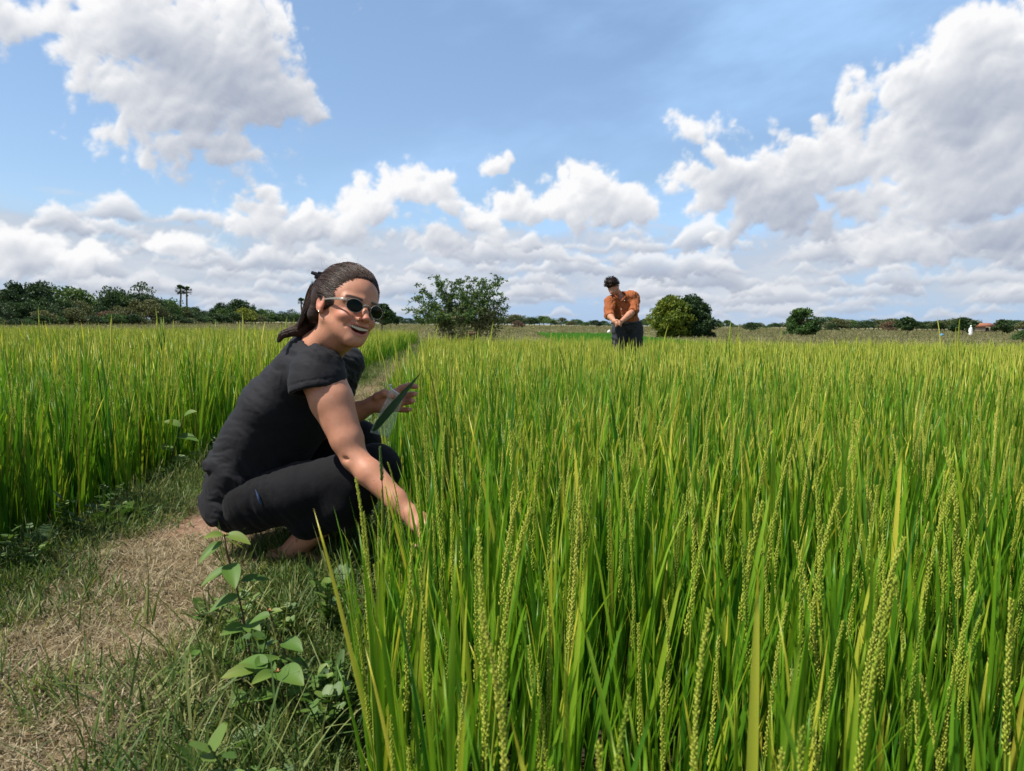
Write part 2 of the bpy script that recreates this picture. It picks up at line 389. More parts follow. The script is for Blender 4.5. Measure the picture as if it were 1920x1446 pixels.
def head(g, base, az, lean, L, grains=60, gs=.0040, tint=.75, simple=False, nod=.25):
    """rice head in flower: short side branches pressed to the axis, small bumpy spikelets all around"""
    s = np.linspace(0, 1, 8); th = lean+nod*s**2; ds = L/7
    r = np.concatenate([[0], np.cumsum(np.sin(th[:-1])*ds)]); z = np.concatenate([[0], np.cumsum(np.cos(th[:-1])*ds)])
    P = np.stack([base[0]+math.cos(az)*r, base[1]+math.sin(az)*r, base[2]+z], -1)
    if simple:
        V, f = tube(P, np.interp(s, [0, .15, .5, .85, 1], [.001, gs*1.05, gs*1.15, gs*.75, .0005])*(1+.35*(rng.random(8)-.5)), 4); g.add(V, f, tint); return
    V, f = tube(P, .0012, 3); g.add(V, f, tint-.3)
    oc = np.array([[0, 0, 1], [1, 0, 0], [0, 1, 0], [-1, 0, 0], [0, -1, 0], [0, 0, -1]], float)*[.40, .40, 1.25]
    of = np.array([[0, 1, 2], [0, 2, 3], [0, 3, 4], [0, 4, 1], [5, 2, 1], [5, 3, 2], [5, 4, 3], [5, 1, 4]])
    for i in range(grains):
        k = (i+.5)/grains; k = k**.95
        p = np.array([np.interp(k, s, P[:, j]) for j in range(3)])
        a = i*2.4+rng.random()*.8; rad = gs*(1.0-.45*k)*(.5+.8*rng.random())
        sz = gs*(.85+.4*rng.random())*(1-.25*k)
        v = oc*sz
        tilt = .25+.3*rng.random(); ca, sa = math.cos(a), math.sin(a)
        # tilt grain outward
        vx = v[:, 0]*math.cos(tilt)+v[:, 2]*math.sin(tilt); vz = -v[:, 0]*math.sin(tilt)+v[:, 2]*math.cos(tilt)
        v = np.stack([vx*ca-v[:, 1]*sa, vx*sa+v[:, 1]*ca, vz], -1)+p+np.array([ca*rad, sa*rad, 0])
        g.add(v, of, tint+(rng.random()-.5)*.25)
def tiller(gl, gh, x, y, az, H, n_leaf=3, hd=True, lod=0, zs=0.0, leaves=None):
    """one shoot: sheath, leaves near upright, a head on top"""
    lean = abs(rng.normal(0, .06))+.02
    top = H*(.62+.22*rng.random())
    P = [[x+math.cos(az)*math.sin(lean)*s*top, y+math.sin(az)*math.sin(lean)*s*top, zs+s*top] for s in (0, .5, 1)]
    if lod < 2 or hd:
        V, f = tube(P, [.0032, .0028, .0016], 3); (leaves if leaves is not None else gl).add(V, f, .45) if leaves is None else gl.add(V, f, .45)
    for k in range(n_leaf):
        s = .10+.70*(k+rng.random()*.7)/n_leaf
        b = np.array([x+math.cos(az)*math.sin(lean)*s*top, y+math.sin(az)*math.sin(lean)*s*top, zs+s*top])
        a = rng.random()*2*math.pi; L = min(H*(.50+.40*rng.random()), H*(.92+.18*rng.random())-s*top)
        cur = abs(rng.normal(.10, .20)); dr = .45*rng.random() if rng.random() < .17 else 0
        wd = (.0068+.0064*rng.random())*(1 if lod == 0 else 1.1)
        V, f, q = blade(b, a, .02+abs(rng.normal(.07, .07)), L, wd, cur, 7 if lod == 0 else (4 if lod == 1 else 3), .25 if lod == 0 else 0, dr, rng.normal(0, .6))
        tint = np.clip(rng.normal(.25, .17), 0, .7) + (.55 if rng.random() < .07 else 0)
        per = 3 if lod == 0 else 2
        tt = tint + np.repeat(np.linspace(-.10, .16, len(q)), per)
        (leaves if leaves is not None else gl)
        if leaves is not None:
            g1 = Geo(); g1.add(V, f, tt); leaves.append(g1)
        else: gl.add(V, f, tt)
    if hd:
        hb = P[2]; hl = .15+.10*rng.random()
        head(gh, hb, az, lean+.02, hl, grains=int(hl*760) if lod == 0 else 0, gs=.0027 if lod == 0 else .0038, tint=np.clip(rng.normal(.60, .16), .25, 1), simple=lod > 0, nod=abs(rng.normal(.12, .18)))
M_leaf = leaf_mat('rice_leaf', (.032, .135, .008), (.160, .325, .014), (.56, .52, .06), .40)
M_head = leaf_mat('rice_head', (.15, .27, .02), (.42, .49, .05), (.66, .62, .14), .32, .6, .2)
H0 = .70                                             # nominal height of the crop above the paddy floor
def plant_meshes(k, lod, n_till, spread, headp, split=False):
    gl, gh = Geo(), Geo(); leaves = [] if split else None
    for i in range(n_till):
        a = rng.random()*2*math.pi; r = spread*math.sqrt(rng.random())
        tiller(gl, gh, r*math.cos(a), r*math.sin(a), a+rng.normal(0, .5), H0*(.80+.28*rng.random()), 4 if lod == 0 else 3, rng.random() < headp, lod, 0.0, leaves)
    return gl, gh, leaves
# near plants: every leaf and head a part
def near_proto(k):
    gl, gh, leaves = plant_meshes(k, 0, 3, .022, 0, True)
    parts = [('stem', gl.mesh('stem'), M_leaf)]
    for L in leaves: parts.append(('leaf', L.mesh('leaf'), M_leaf))
    for j in range(1 if k % 3 else 2):
        g = Geo(); a = rng.random()*2*math.pi; b = rng.random()*.02
        hz = H0*(.58+.20*rng.random()); ln = .03+.05*rng.random()
        P = [[b*math.cos(a)+math.cos(a)*math.sin(ln)*s*hz, b*math.sin(a)+math.sin(a)*math.sin(ln)*s*hz, s*hz] for s in (0, .5, 1)]
        V, f = tube(P, [.003, .0025, .0015], 3); g.add(V, f, .2)
        hl = .17+.09*rng.random()
        head(g, P[2], a, ln, hl, grains=int(hl*860), gs=.0029, tint=np.clip(rng.normal(.5, .14), .25, .9), nod=abs(rng.normal(.1, .15)))
        parts.append(('grain_head', g.mesh('grain_head'), M_head))
    return parts
near = [near_proto(k) for k in range(9)]
mid = []
for k in range(8):
    gl, gh, _ = plant_meshes(k, 0, 4, .035, .42)
    if not gh.v: head(gh, (0, 0, .5), 0, .05, .2)
    mid.append([('leaves', gl.mesh('leaves'), M_leaf), ('grain_heads', gh.mesh('grain_heads'), M_head)])
# ---- where plants stand
def rice_points():
    out = []
    def jitter(x0, x1, y0, y1, sp):
        xs = np.arange(x0, x1, sp); ys = np.arange(y0, y1, sp); A, B = np.meshgrid(xs, ys)
        return A.ravel()+rng.uniform(-.5, .5, A.size)*sp*1.1, B.ravel()+rng.uniform(-.5, .5, A.size)*sp*1.1
    for (y0, y1, sp) in ((.12, 2.6, .088), (2.6, 6, .098), (6, 16.6, .14)):
        x, y = jitter(-3, 13.5, y0, y1, sp)
        lim = .74*y+.9
        k = (x > path_r(y)+.05+.05*rng.random(x.size)) & (x < lim) & (x > -lim) & (y < 15.9+.02*x)
        out.append(np.stack([x[k], y[k], np.full(k.sum(), .0)], -1))
    for (y0, y1, sp) in ((1.6, 3.6, .09), (3.6, 8, .115), (8, 25, .17)):
        x, y = jitter(-16, -1.2, y0, y1, sp)
        lim = .74*y+.9
        k = (x < path_l(y)-.02-.08*rng.random(x.size)) & (x > -lim) & (y < 24.6)
        out.append(np.stack([x[k], y[k], np.full(k.sum(), 1.)], -1))
    P = np.concatenate(out)
    # nothing grows through the photographer, the crouching person's legs or the standing person
    d = np.hypot(P[:, 0], P[:, 1]); P = P[d > .46]; P = P[~((P[:, 1] < .85) & (960+FPX*P[:, 0]/P[:, 1] < 730))]
    P = P[np.hypot(P[:, 0]-1.55, P[:, 1]-10.4) > .22]
    return P
RP = rice_points()
hvar = 1+.13*fbm(RP[:, 0]*.8, RP[:, 1]*.8, 71, 4)
left = RP[:, 2] > .5
base_h = np.where(left, np.interp(RP[:, 1], [2, 6, 12, 20], [.98, .95, .90, .86]), np.interp(RP[:, 1], [.4, 1.5, 6, 13], [.80, .93, .90, .80]))
RS = base_h*hvar*rng.uniform(.86, 1.12, len(RP))
tall = rng.random(len(RP)) < np.where(left, .022, .012); RS[tall & (RP[:, 1] > 2.3) & (RP[:, 1] < 8)] *= rng.uniform(1.1, 1.3, len(RP))[tall & (RP[:, 1] > 2.3) & (RP[:, 1] < 8)]
# the crop is thin and low along the bund beside the crouching person, where it has been stepped on
pxs = 960+FPX*RP[:, 0]/RP[:, 1]
lowz = (pxs < 812) & (~left) & (RP[:, 1] < 2.5)
lim_ = (CAMZ-PADDY-(np.interp(pxs, [640, 700, 770, 812], [330, 360, 385, 260])+rng.normal(0, 30, len(RP)))*RP[:, 1]/FPX)/.80
RS = np.where(lowz, np.minimum(RS, np.maximum(lim_, .32)), RS)
far_low = (pxs >= 640) & (pxs < 900) & (~left) & (RP[:, 1] >= 2.5) & (RP[:, 1] < 3.6); RS[far_low] *= .86
RZ = ground_z(RP[:, 0], RP[:, 1])-.01
RZ = np.minimum(RZ, PADDY+.08)
dist = np.hypot(RP[:, 0], RP[:, 1])
vis = (np.abs(RP[:, 0]) < .72*RP[:, 1]+.05)
order = np.argsort(dist+(~vis)*100)
near_i = order[:110]; mid_i = order[110:290]; rest = order[290:]
LBL = 'green rice plant with long upright blades in the nearest rows before the camera'
GRP = 'rice plants nearest the camera'
def plant(parts, i, label=LBL):
    e = empty('rice_plant', (RP[i, 0], RP[i, 1], RZ[i])); e.rotation_euler = (rng.normal(0, .05), rng.normal(0, .05), rng.random()*6.28); e.scale = (RS[i],)*3
    tag(e, label, 'rice plant', GRP)
    for nm, m_, mt in parts:
        o = link(nm, m_, mt, e)
        if nm in ('leaves', 'grain_heads'): tag(o, kind='stuff')     # too fine at this distance to pick apart
for i in near_i: plant(near[rng.integers(len(near))], i)
for i in mid_i: plant(mid[rng.integers(len(mid))], i)
# ---- the rest of the crop: one instanced sward per paddy
def instancer(name, pts, rots, scl, idx, collection, kind='stuff'):
    me = bpy.data.meshes.new(name); me.vertices.add(len(pts)); me.vertices.foreach_set('co', np.asarray(pts, np.float32).ravel())
    a = me.attributes.new('rot', 'FLOAT_VECTOR', 'POINT'); a.data.foreach_set('vector', np.asarray(rots, np.float32).ravel())
    a = me.attributes.new('scl', 'FLOAT_VECTOR', 'POINT'); s = np.asarray(scl, np.float32); s = np.repeat(s[:, None], 3, 1) if s.ndim == 1 else s
    a.data.foreach_set('vector', s.ravel())
    a = me.attributes.new('idx', 'INT', 'POINT'); a.data.foreach_set('value', np.asarray(idx, np.int32))
    o = link(name, me); nt = bpy.data.node_groups.new(name+'_scatter', 'GeometryNodeTree')
    nt.interface.new_socket('Geometry', in_out='INPUT', socket_type='NodeSocketGeometry'); nt.interface.new_socket('Geometry', in_out='OUTPUT', socket_type='NodeSocketGeometry')
    N = nt.nodes; L = nt.links; gi = N.new('NodeGroupInput'); go = N.new('NodeGroupOutput')
    ci = N.new('GeometryNodeCollectionInfo'); ci.inputs['Collection'].default_value = collection; ci.inputs['Separate Children'].default_value = True; ci.inputs['Reset Children'].default_value = True
    iop = N.new('GeometryNodeInstanceOnPoints'); iop.inputs['Pick Instance'].default_value = True
    def na(nm, ty):
        n = N.new('GeometryNodeInputNamedAttribute'); n.data_type = ty; n.inputs[0].default_value = nm
        return [x for x in n.outputs if x.enabled and x.name == 'Attribute'][0]
    L.new(gi.outputs[0], iop.inputs['Points']); L.new(ci.outputs[0], iop.inputs['Instance']); L.new(na('idx', 'INT'), iop.inputs['Instance Index'])
    L.new(na('rot', 'FLOAT_VECTOR'), iop.inputs['Rotation']); L.new(na('scl', 'FLOAT_VECTOR'), iop.inputs['Scale']); L.new(iop.outputs[0], go.inputs[0])
    md = o.modifiers.new('scatter', 'NODES'); md.node_group = nt
    tag(o, kind=kind); return o
def variant_collection(name, meshes):
    c = bpy.data.collections.new(name)
    for i, (m_) in enumerate(meshes):
        o = bpy.data.objects.new('%s_%02d' % (name, i), m_); c.objects.link(o)
    return c
def clump_mesh(lod, n, spread, headp):
    gl, gh, _ = plant_meshes(0, lod, n, spread, headp)
    nl = sum(len(f) for f in gl.f); g = Geo(); g.add(np.concatenate(gl.v), np.concatenate(gl.f), np.concatenate(gl.t))
    if gh.v: g.add(np.concatenate(gh.v), np.concatenate(gh.f), np.concatenate(gh.t))
    m_ = g.mesh('rice_clump'); m_.materials.append(M_leaf); m_.materials.append(M_head)
    mi = np.zeros(len(m_.polygons), np.int32); mi[nl:] = 1; m_.polygons.foreach_set('material_index', mi)
    return m_
cA = variant_collection('rice_a', [clump_mesh(0, 4, .035, .60) for k in range(8)])
cB = variant_collection('rice_b', [clump_mesh(1, 5, .07, .88) for k in range(10)])
for nm, sel in (('rice_crop_right', ~left), ('rice_crop_left', left)):
    r = rest[sel[rest]]
    for suffix, cc, cond in (('', cA, dist[r] < 4.2), ('', cB, dist[r] >= 4.2)):
        q = r[cond]
        if not len(q): continue
        n = len(q)
        rots = np.stack([rng.normal(0, .06, n), rng.normal(0, .06, n), rng.random(n)*6.28], -1)
        sc = RS[q]
        o = instancer('rice_crop', np.stack([RP[q, 0], RP[q, 1], RZ[q]], -1), rots, sc, rng.integers(0, len(cc.objects), n), cc)
        tag(o, 'dense green rice crop with pale heads filling the paddy on the %s of the path, %s' % ('right' if nm.endswith('right') else 'left', 'nearer part' if cc is cA else 'farther part'), 'rice')
# ------------------------------------------------------------------ smooth bodies: distance fields turned into meshes
def V3(p): return np.array([p[0], p[1], p[2]], float)
def surface_nets(f, org, h):
    s = f < 0; nx, ny, nz = f.shape
    c = np.zeros((nx-1, ny-1, nz-1), np.int8)
    for i in (0, 1):
        for j in (0, 1):
            for k in (0, 1): c += s[i:nx-1+i, j:ny-1+j, k:nz-1+k]
    act = (c > 0) & (c < 8); ids = np.argwhere(act); num = np.full(act.shape, -1, np.int64); num[act] = np.arange(len(ids))
    acc = np.zeros((len(ids), 3)); cnt = np.zeros(len(ids))
    for ax in range(3):
        o = [(0, 0, 0)]*4
        e = [a for a in range(3) if a != ax]
        for b0 in (0, 1):
            for b1 in (0, 1):
                off = [0, 0, 0]; off[e[0]] = b0; off[e[1]] = b1
                p = ids+off; q = p.copy(); q[:, ax] += 1
                fa = f[p[:, 0], p[:, 1], p[:, 2]]; fb = f[q[:, 0], q[:, 1], q[:, 2]]
                m_ = (fa < 0) != (fb < 0); t_ = np.zeros(len(ids)); t_[m_] = fa[m_]/(fa[m_]-fb[m_])
                pt = p.astype(float); pt[:, ax] += t_
                acc[m_] += pt[m_]; cnt[m_] += 1
    verts = acc/cnt[:, None]*h+org
    faces = []
    for ax in range(3):
        a, b = [(1, 2), (2, 0), (0, 1)][ax]
        sl0 = [slice(None)]*3; sl1 = [slice(None)]*3; sl0[ax] = slice(0, -1); sl1[ax] = slice(1, None)
        ch = s[tuple(sl0)] != s[tuple(sl1)]; e = np.argwhere(ch)
        lim = np.array(f.shape)-1
        ok = (e[:, a] > 0) & (e[:, b] > 0) & (e[:, a] < lim[a]) & (e[:, b] < lim[b]); e = e[ok]
        def cell(da, db):
            q = e.copy(); q[:, a] += da; q[:, b] += db; return num[q[:, 0], q[:, 1], q[:, 2]]
        q = np.stack([cell(-1, -1), cell(0, -1), cell(0, 0), cell(-1, 0)], -1)
        inside = s[e[:, 0], e[:, 1], e[:, 2]]; q[~inside] = q[~inside][:, ::-1]; faces.append(q)
    return verts, np.concatenate(faces)
def smin(a, b, k):
    if k <= 0: return np.minimum(a, b)
    h = np.clip(.5+.5*(b-a)/k, 0, 1); return b*(1-h)+a*h-k*h*(1-h)
def smaxd(a, b, k): return -smin(-a, -b, k)
def cone(p, a, b, ra, rb):
    a, b = V3(a), V3(b); ba = b-a; L2 = ba@ba
    t = np.clip(((p-a)@ba)/L2, 0, 1); return np.linalg.norm(p-a-t[..., None]*ba, axis=-1)-(ra+(rb-ra)*t)
def ell(p, c, r, R=None):
    q = p-V3(c)
    if R is not None: q = q@R
    r = np.asarray(r, float); k0 = np.linalg.norm(q/r, axis=-1); k1 = np.linalg.norm(q/(r*r), axis=-1)+1e-9
    return k0*(k0-1)/k1
def chain(p, pts, rad, k=.01):
    d = None
    for i in range(len(pts)-1):
        c = cone(p, pts[i], pts[i+1], rad[i], rad[i+1]); d = c if d is None else smin(d, c, k)
    return d
def mesh_field(fn, lo, hi, h):
    lo = np.asarray(lo, float); hi = np.asarray(hi, float)
    ax = [np.arange(lo[i], hi[i]+h, h) for i in range(3)]
    P = np.stack(np.meshgrid(*ax, indexing='ij'), -1)
    f = np.empty(P.shape[:3]); 
    for i in range(0, P.shape[0], 24): f[i:i+24] = fn(P[i:i+24])
    return surface_nets(f, lo, h)
def relax(v, f, it=2, lam=.5):
    e = np.concatenate([f[:, [0, 1]], f[:, [1, 2]], f[:, [2, 3]], f[:, [3, 0]]]); n = len(v)
    deg = np.bincount(e.ravel(), minlength=n).astype(float)
    for _ in range(it):
        s = np.zeros_like(v)
        for c in range(3): s[:, c] = np.bincount(e[:, 0], v[e[:, 1], c], n)+np.bincount(e[:, 1], v[e[:, 0], c], n)
        v = v+(s/np.maximum(deg, 1)[:, None]-v)*lam
    return v
def vnormals(v, f):
    fn = np.cross(v[f[:, 2]]-v[f[:, 0]], v[f[:, 3]]-v[f[:, 1]]); n = np.zeros_like(v)
    for k in range(4):
        for c in range(3): n[:, c] += np.bincount(f[:, k], fn[:, c], len(v))
    return n/(np.linalg.norm(n, axis=1, keepdims=True)+1e-12)
def in_box(p, lo, hi): return np.all((p > lo) & (p < hi), axis=-1)
def join_parts(lst):
    v = []; f = []; n = 0
    for a, b in lst: v.append(a); f.append(b+n); n += len(a)
    return np.concatenate(v), np.concatenate(f)
def keep_faces(v, f, mask):
    f = f[mask]; used = np.unique(f); m_ = np.full(len(v), -1); m_[used] = np.arange(len(used)); return v[used], m_[f]
# ------------------------------------------------------------------ the crouching person in black
WP = at
def P_(px, py, Y): return V3(at(px, py, Y))
tc_ = V3(-fw); rv = V3(rt); uvv = V3(up)
# head frame: x to the person's left, y out of the face, z up
psi, phi, tilt = math.radians(43), math.radians(-4), math.radians(16)
hF = math.cos(phi)*(math.cos(psi)*tc_+math.sin(psi)*rv)+math.sin(phi)*uvv; hF /= np.linalg.norm(hF)
hU = uvv*math.cos(tilt)+rv*math.sin(tilt); hU -= hF*(hU@hF); hU /= np.linalg.norm(hU)
hX = np.cross(hU, hF); HB = np.stack([hX, hF, hU], 1)     # local -> world: HB @ q
HO = P_(680, 579, 1.92)-hF*.072
def h2w(q):
    q = np.array(q, float); z = q[..., 2]; q[..., 2] = np.interp(z, [-1, -.115, -.075, 0, 1], [-.984, -.099, -.058, 0, 1]); return HO+q@HB.T
def w2h(p):
    q = (p-HO)@HB; z = q[..., 2]; q[..., 2] = np.interp(z, [-.984, -.099, -.058, 0, 1], [-1, -.115, -.075, 0, 1]); return q
CR_C, CR_R = np.array([0, -.016, .026]), np.array([.0755, .098, .085])
def mouth_y(x): return .0835-9*x*x
def head_field(p):
    q = w2h(p); x = np.abs(q[..., 0]); qs = np.stack([x, q[..., 1], q[..., 2]], -1)
    d = ell(q, CR_C, CR_R)
    d = smin(d, ell(q, (0, .022, -.035), (.0555, .060, .072)), .02)
    d = smin(d, ell(q, (0, .030, -.064), (.046, .052, .050)), .02)
    d = smin(d, cone(qs, (.0475, -.004, -.055), (.012, .060, -.098), .016, .016), .022)
    d = smin(d, ell(q, (0, .066, -.103), (.019, .016, .014)), .014)
    d = smin(d, ell(qs, (.0345, .052, -.038), (.020, .023, .018)), .014)         # cheeks lifted by the smile
    d = smin(d, cone(qs, (.008, .076, .018), (.046, .058, .016), .010, .009), .012)  # brow
    d = smaxd(d, -ell(qs, (.032, .084, -.001), (.016, .012, .010)), .012)        # sockets
    d = smin(d, ell(qs, (.031, .066, -.001), (.0115, .0115, .0115)), .004)
    d = smin(d, chain(q, [(0, .080, .008), (0, .089, -.012), (0, .100, -.034)], [.0065, .0075, .0085], .006), .008)
    d = smin(d, ell(q, (0, .1005, -.036), (.0095, .009, .008)), .006)
    d = smin(d, ell(qs, (.0125, .088, -.040), (.0065, .009, .0065)), .005)
    d = smaxd(d, -ell(qs, (.0065, .094, -.047), (.0032, .005, .0032)), .003)
    # smile folds
    d = smaxd(d, -(chain(qs, [(.019, .090, -.040), (.031, .076, -.056), (.036, .066, -.072)], [.0012, .0020, .0012], .003)-.0006), .006)
    # lips and the open mouth
    xx = q[..., 0]; zc = -.0645+6.5*xx*xx; yy = mouth_y(xx)
    up_l = np.sqrt((np.maximum(x-.0265, 0))**2+(q[..., 1]-yy-.0005)**2+(q[..., 2]-(zc+.0045-2*x*x))**2)-.0036*np.clip(1.25-x/.030, .2, 1)
    lo_l = np.sqrt((np.maximum(x-.0245, 0))**2+(q[..., 1]-yy+.003)**2+(q[..., 2]-(-.0860+19*xx*xx))**2)-.0056*np.clip(1.25-x/.028, .2, 1)
    d = smin(d, up_l, .006); d = smin(d, lo_l, .006)
    hole = ell(np.stack([xx, q[..., 1], q[..., 2]-8*xx*xx], -1), (0, .082, -.0745), (.0270, .026, .0105))
    d = smaxd(d, -hole, .003)
    # ears
    e = ell(qs, (.0755, -.013, -.004), (.0075, .020, .034), None)
    e = smaxd(e, -ell(qs, (.0835, -.008, .000), (.006, .0105, .019)), .004)
    e = smin(e, ell(qs, (.0765, -.005, -.008), (.004, .004, .006)), .003)
    e = smin(e, ell(qs, (.073, -.008, -.033), (.005, .007, .009)), .005)
    d = smin(d, e, .005)
    return d
NB = P_(597, 662, 2.06)                                  # base of the neck
SR = P_(600, 697, 1.945); ER = P_(664, 858, 1.865); WR = P_(771, 966, 1.775)
SL = P_(640, 688, 2.27); EL = P_(588, 812, 2.21); WL = P_(702, 757, 2.075)
HIP = P_(452, 925, 2.14); CHEST = P_(520, 755, 2.13)
KR = P_(704, 880, 1.98); KL = P_(672, 828, 2.28); HR = P_(462, 935, 2.05); HL = P_(462, 930, 2.24)
AR = P_(538, 1043, 2.06); AL = P_(572, 1036, 2.27)
# right hand reaching among the stems: palm, four curled fingers, thumb
def ph(px, py, dY): return P_(px, py, 1.775+dY)
RH = dict(palm=[(ph(771, 966, 0), .022), (ph(786, 980, -.005), .026), (ph(797, 990, -.01), .022)],
          fing=[[ph(800, 984, -.03), ph(814, 984, -.035), ph(824, 992, -.03), ph(829, 1000, -.015)],
                [ph(803, 991, -.012), ph(812, 1000, -.02), ph(814, 1013, -.015), ph(806, 1019, 0)],
                [ph(799, 999, .0), ph(804, 1011, -.012), ph(802, 1023, -.008), ph(794, 1026, .006)],
                [ph(791, 1001, .012), ph(793, 1014, 0), ph(789, 1023, .004), ph(783, 1022, .014)]],
          thumb=[ph(782, 988, -.03), ph(792, 1003, -.042), ph(806, 1008, -.040)])
def pl(px, py, dY=0): return P_(px, py, 2.075+dY)
LH = dict(palm=[(WL, .023), (pl(716, 756, -.005), .027), (pl(731, 753, -.01), .029), (pl(740, 751, -.01), .026)],
          fing=[[pl(742, 735, -.012), pl(755, 727, -.012), pl(768, 723, -.02), pl(779, 725, -.03)],
                [pl(748, 745, -.008), pl(760, 743, -.0), pl(770, 740, -.014), pl(777, 739, -.03)],
                [pl(747, 755, -.010), pl(759, 754, .0), pl(768, 753, -.014), pl(773, 752, -.03)],
                [pl(742, 765, -.012), pl(751, 768, -.004), pl(761, 769, -.012), pl(767, 768, -.024)]],
          thumb=[pl(708, 744, -.03), pl(721, 737, -.045), pl(735, 743, -.05)])
def hand_field(p, Hd):
    d = chain(p, [a for a, r in Hd['palm']], [r for a, r in Hd['palm']], .012)
    a = Hd['palm'][-2][0]
    for i, fg in enumerate(Hd['fing']):
        r = [.0098, .0092, .0084, .0074] if i < 3 else [.0085, .0078, .0070, .0063]
        d = smin(d, cone(p, a+(fg[0]-a)*.35, fg[0], .012, .0102), .008)
        f = chain(p, fg, r, .004); d = smin(d, f, .0045)
    th = Hd['thumb']; d = smin(d, chain(p, [Hd['palm'][0][0]+(th[0]-Hd['palm'][0][0])*.5]+th, [.014, .0125, .0105, .0088], .005), .007)
    return d
def arm_field(p, S, E_, Wr, rs=.056):
    u = (E_-S)/np.linalg.norm(E_-S); f = (Wr-E_)/np.linalg.norm(Wr-E_)
    d = chain(p, [S, S+(E_-S)*.35, S+(E_-S)*.8, E_], [rs, rs*.95, .042, .0325], .012)
    d = smin(d, chain(p, [E_, E_+(Wr-E_)*.28, E_+(Wr-E_)*.75, Wr], [.0325, .0345, .0275, .0212], .012), .014)
    return d
ALLP = ('head', 'torso', 'armR', 'armL', 'legs')
def body_field(p, use=ALLP):
    d = head_field(p) if 'head' in use else np.full(p.shape[:-1], 9.)
    if 'head' in use or 'torso' in use: d = smin(d, chain(p, [h2w((0, -.034, -.035)), h2w((0, -.028, -.085)), NB, P_(560, 720, 2.12)], [.052, .050, .060, .07], .02), .022)
    if 'head' in use: d = smin(d, cone(p, h2w((-.052, -.022, -.045)), P_(622, 672, 2.0), .010, .012), .02)   # neck muscle
    if 'torso' in use:
        q = p.copy(); q[..., 1] = 2.14+(p[..., 1]-2.14)*.72
        def s(a): a = np.array(a); a[1] = 2.14+(a[1]-2.14)*.72; return a
        d = smin(d, chain(q, [s(HIP), s(P_(480, 830, 2.14)), s(CHEST), s(P_(562, 702, 2.13))], [.085, .078, .085, .065], .03), .03)
    if 'torso' in use:
        d = smin(d, cone(p, P_(562, 702, 2.13), SR, .06, .05), .02); d = smin(d, cone(p, P_(562, 702, 2.13), SL, .06, .045), .02)
    for S, E_, Wr, Hd, nm in ((SR, ER, WR, RH, 'armR'), (SL, EL, WL, LH, 'armL')):
        if nm not in use: continue
        d = smin(d, arm_field(p, S, E_, Wr, .059 if S is SR else .048), .02)
        d = smin(d, hand_field(p, Hd), .010)
    if 'armR' in use: d = smaxd(d, -ell(p, P_(649, 861, 1.836), (.015, .0045, .0028)), .005)
    if 'legs' in use:
        for Hj, K, A_ in ((HR, KR, AR), (HL, KL, AL)):
            d = smin(d, chain(p, [Hj, K], [.06, .045], .02), .03)
            d = smin(d, chain(p, [K, K+(A_-K)*.35, A_], [.045, .047, .031], .02), .02)
            hl = A_+np.array([-.035, 0, -.035]); toe = A_+np.array([.15, -.02, -.048])
            hl[2] = max(.03, hl[2]); toe[2] = .022
            d = smin(d, chain(p, [hl, A_+np.array([.05, -.01, -.02]), toe], [.028, .030, .017], .015), .02)
    return d
boxes = []
def add_box(lo, hi, h, use): boxes.append((np.array(lo), np.array(hi), h, use))
hc = h2w((0, .0, -.005)); add_box(hc-[.15, .15, .165], hc+[.15, .15, .15], .0021, ('head',))
ha = [V3(x) for x in RH['fing'][0]+RH['fing'][2]+RH['fing'][3]+RH['thumb']]+[WR]
add_box(np.min(ha, 0)-.026, np.max(ha, 0)+.026, .0021, ('armR',))
ha = LH['fing'][0]+LH['fing'][3]+LH['thumb']+[WL]; add_box(np.min(ha, 0)-.030, np.max(ha, 0)+.026, .0021, ('armL',))
lo = np.min([SR, ER, WR, SL, EL, WL, HIP, KR, KL, AR, AL, NB], 0)-[.10, .08, .12]; hi = np.max([SR, ER, WR, SL, EL, WL, KR, KL, NB, h2w((0, 0, .1))], 0)+[.08, .08, .06]
lo[2] = -.01
pieces = []
for i, (a, b, h, us) in enumerate(boxes):
    v, f = mesh_field(lambda p: body_field(p, us), a, b, h); v = relax(v, f, 1, .35); pieces.append((v, f))
v, f = mesh_field(body_field, lo, hi, .0072); v = relax(v, f, 2, .4)
ctr = v[f].mean(1); drop = np.zeros(len(f), bool)
for (a, b, h, us) in boxes: drop |= in_box(ctr, a+.007, b-.007)
pieces.append((v, f[~drop]))
bv, bf = join_parts(pieces); bv, bf = keep_faces(bv, bf, np.ones(len(bf), bool))
me = np_mesh('body', bv, bf)
q = w2h(bv); ax_ = np.abs(q[:, 0]); xx = q[:, 0]; front = (q[:, 1] > .06) & (np.abs(q[:, 2]) < .13)
zc = -.0645+6.5*xx*xx
lip_u = np.sqrt(np.maximum(ax_-.028, 0)**2+(q[:, 2]-(zc+.0035-2*xx*xx))**2); lip_l = np.sqrt(np.maximum(ax_-.0255, 0)**2+(q[:, 2]-(-.0870+19*xx*xx))**2)
lips = np.where(front, np.maximum(1-sstep(lip_u, .0022, .0042), 1-sstep(lip_l, .0040, .0062)), 0)
mo_ = ell(np.stack([xx, q[:, 1], q[:, 2]-8*xx*xx], -1), (0, .078, -.0745), (.0265, .03, .010))
inner = np.where((q[:, 1] < mouth_y(xx)-.0045) & (q[:, 1] > .03) & (mo_ < .003), 1., 0.)
brow = np.where(front | (q[:, 1] > .04), 1-sstep(np.abs(q[:, 2]-(.0190+.10*np.clip(ax_-.012, 0, 1)-5.5*np.clip(ax_-.034, 0, 1)**2*2)), .0028, .0050), 0)*sstep(ax_, .010, .015)*(1-sstep(ax_, .050, .056))
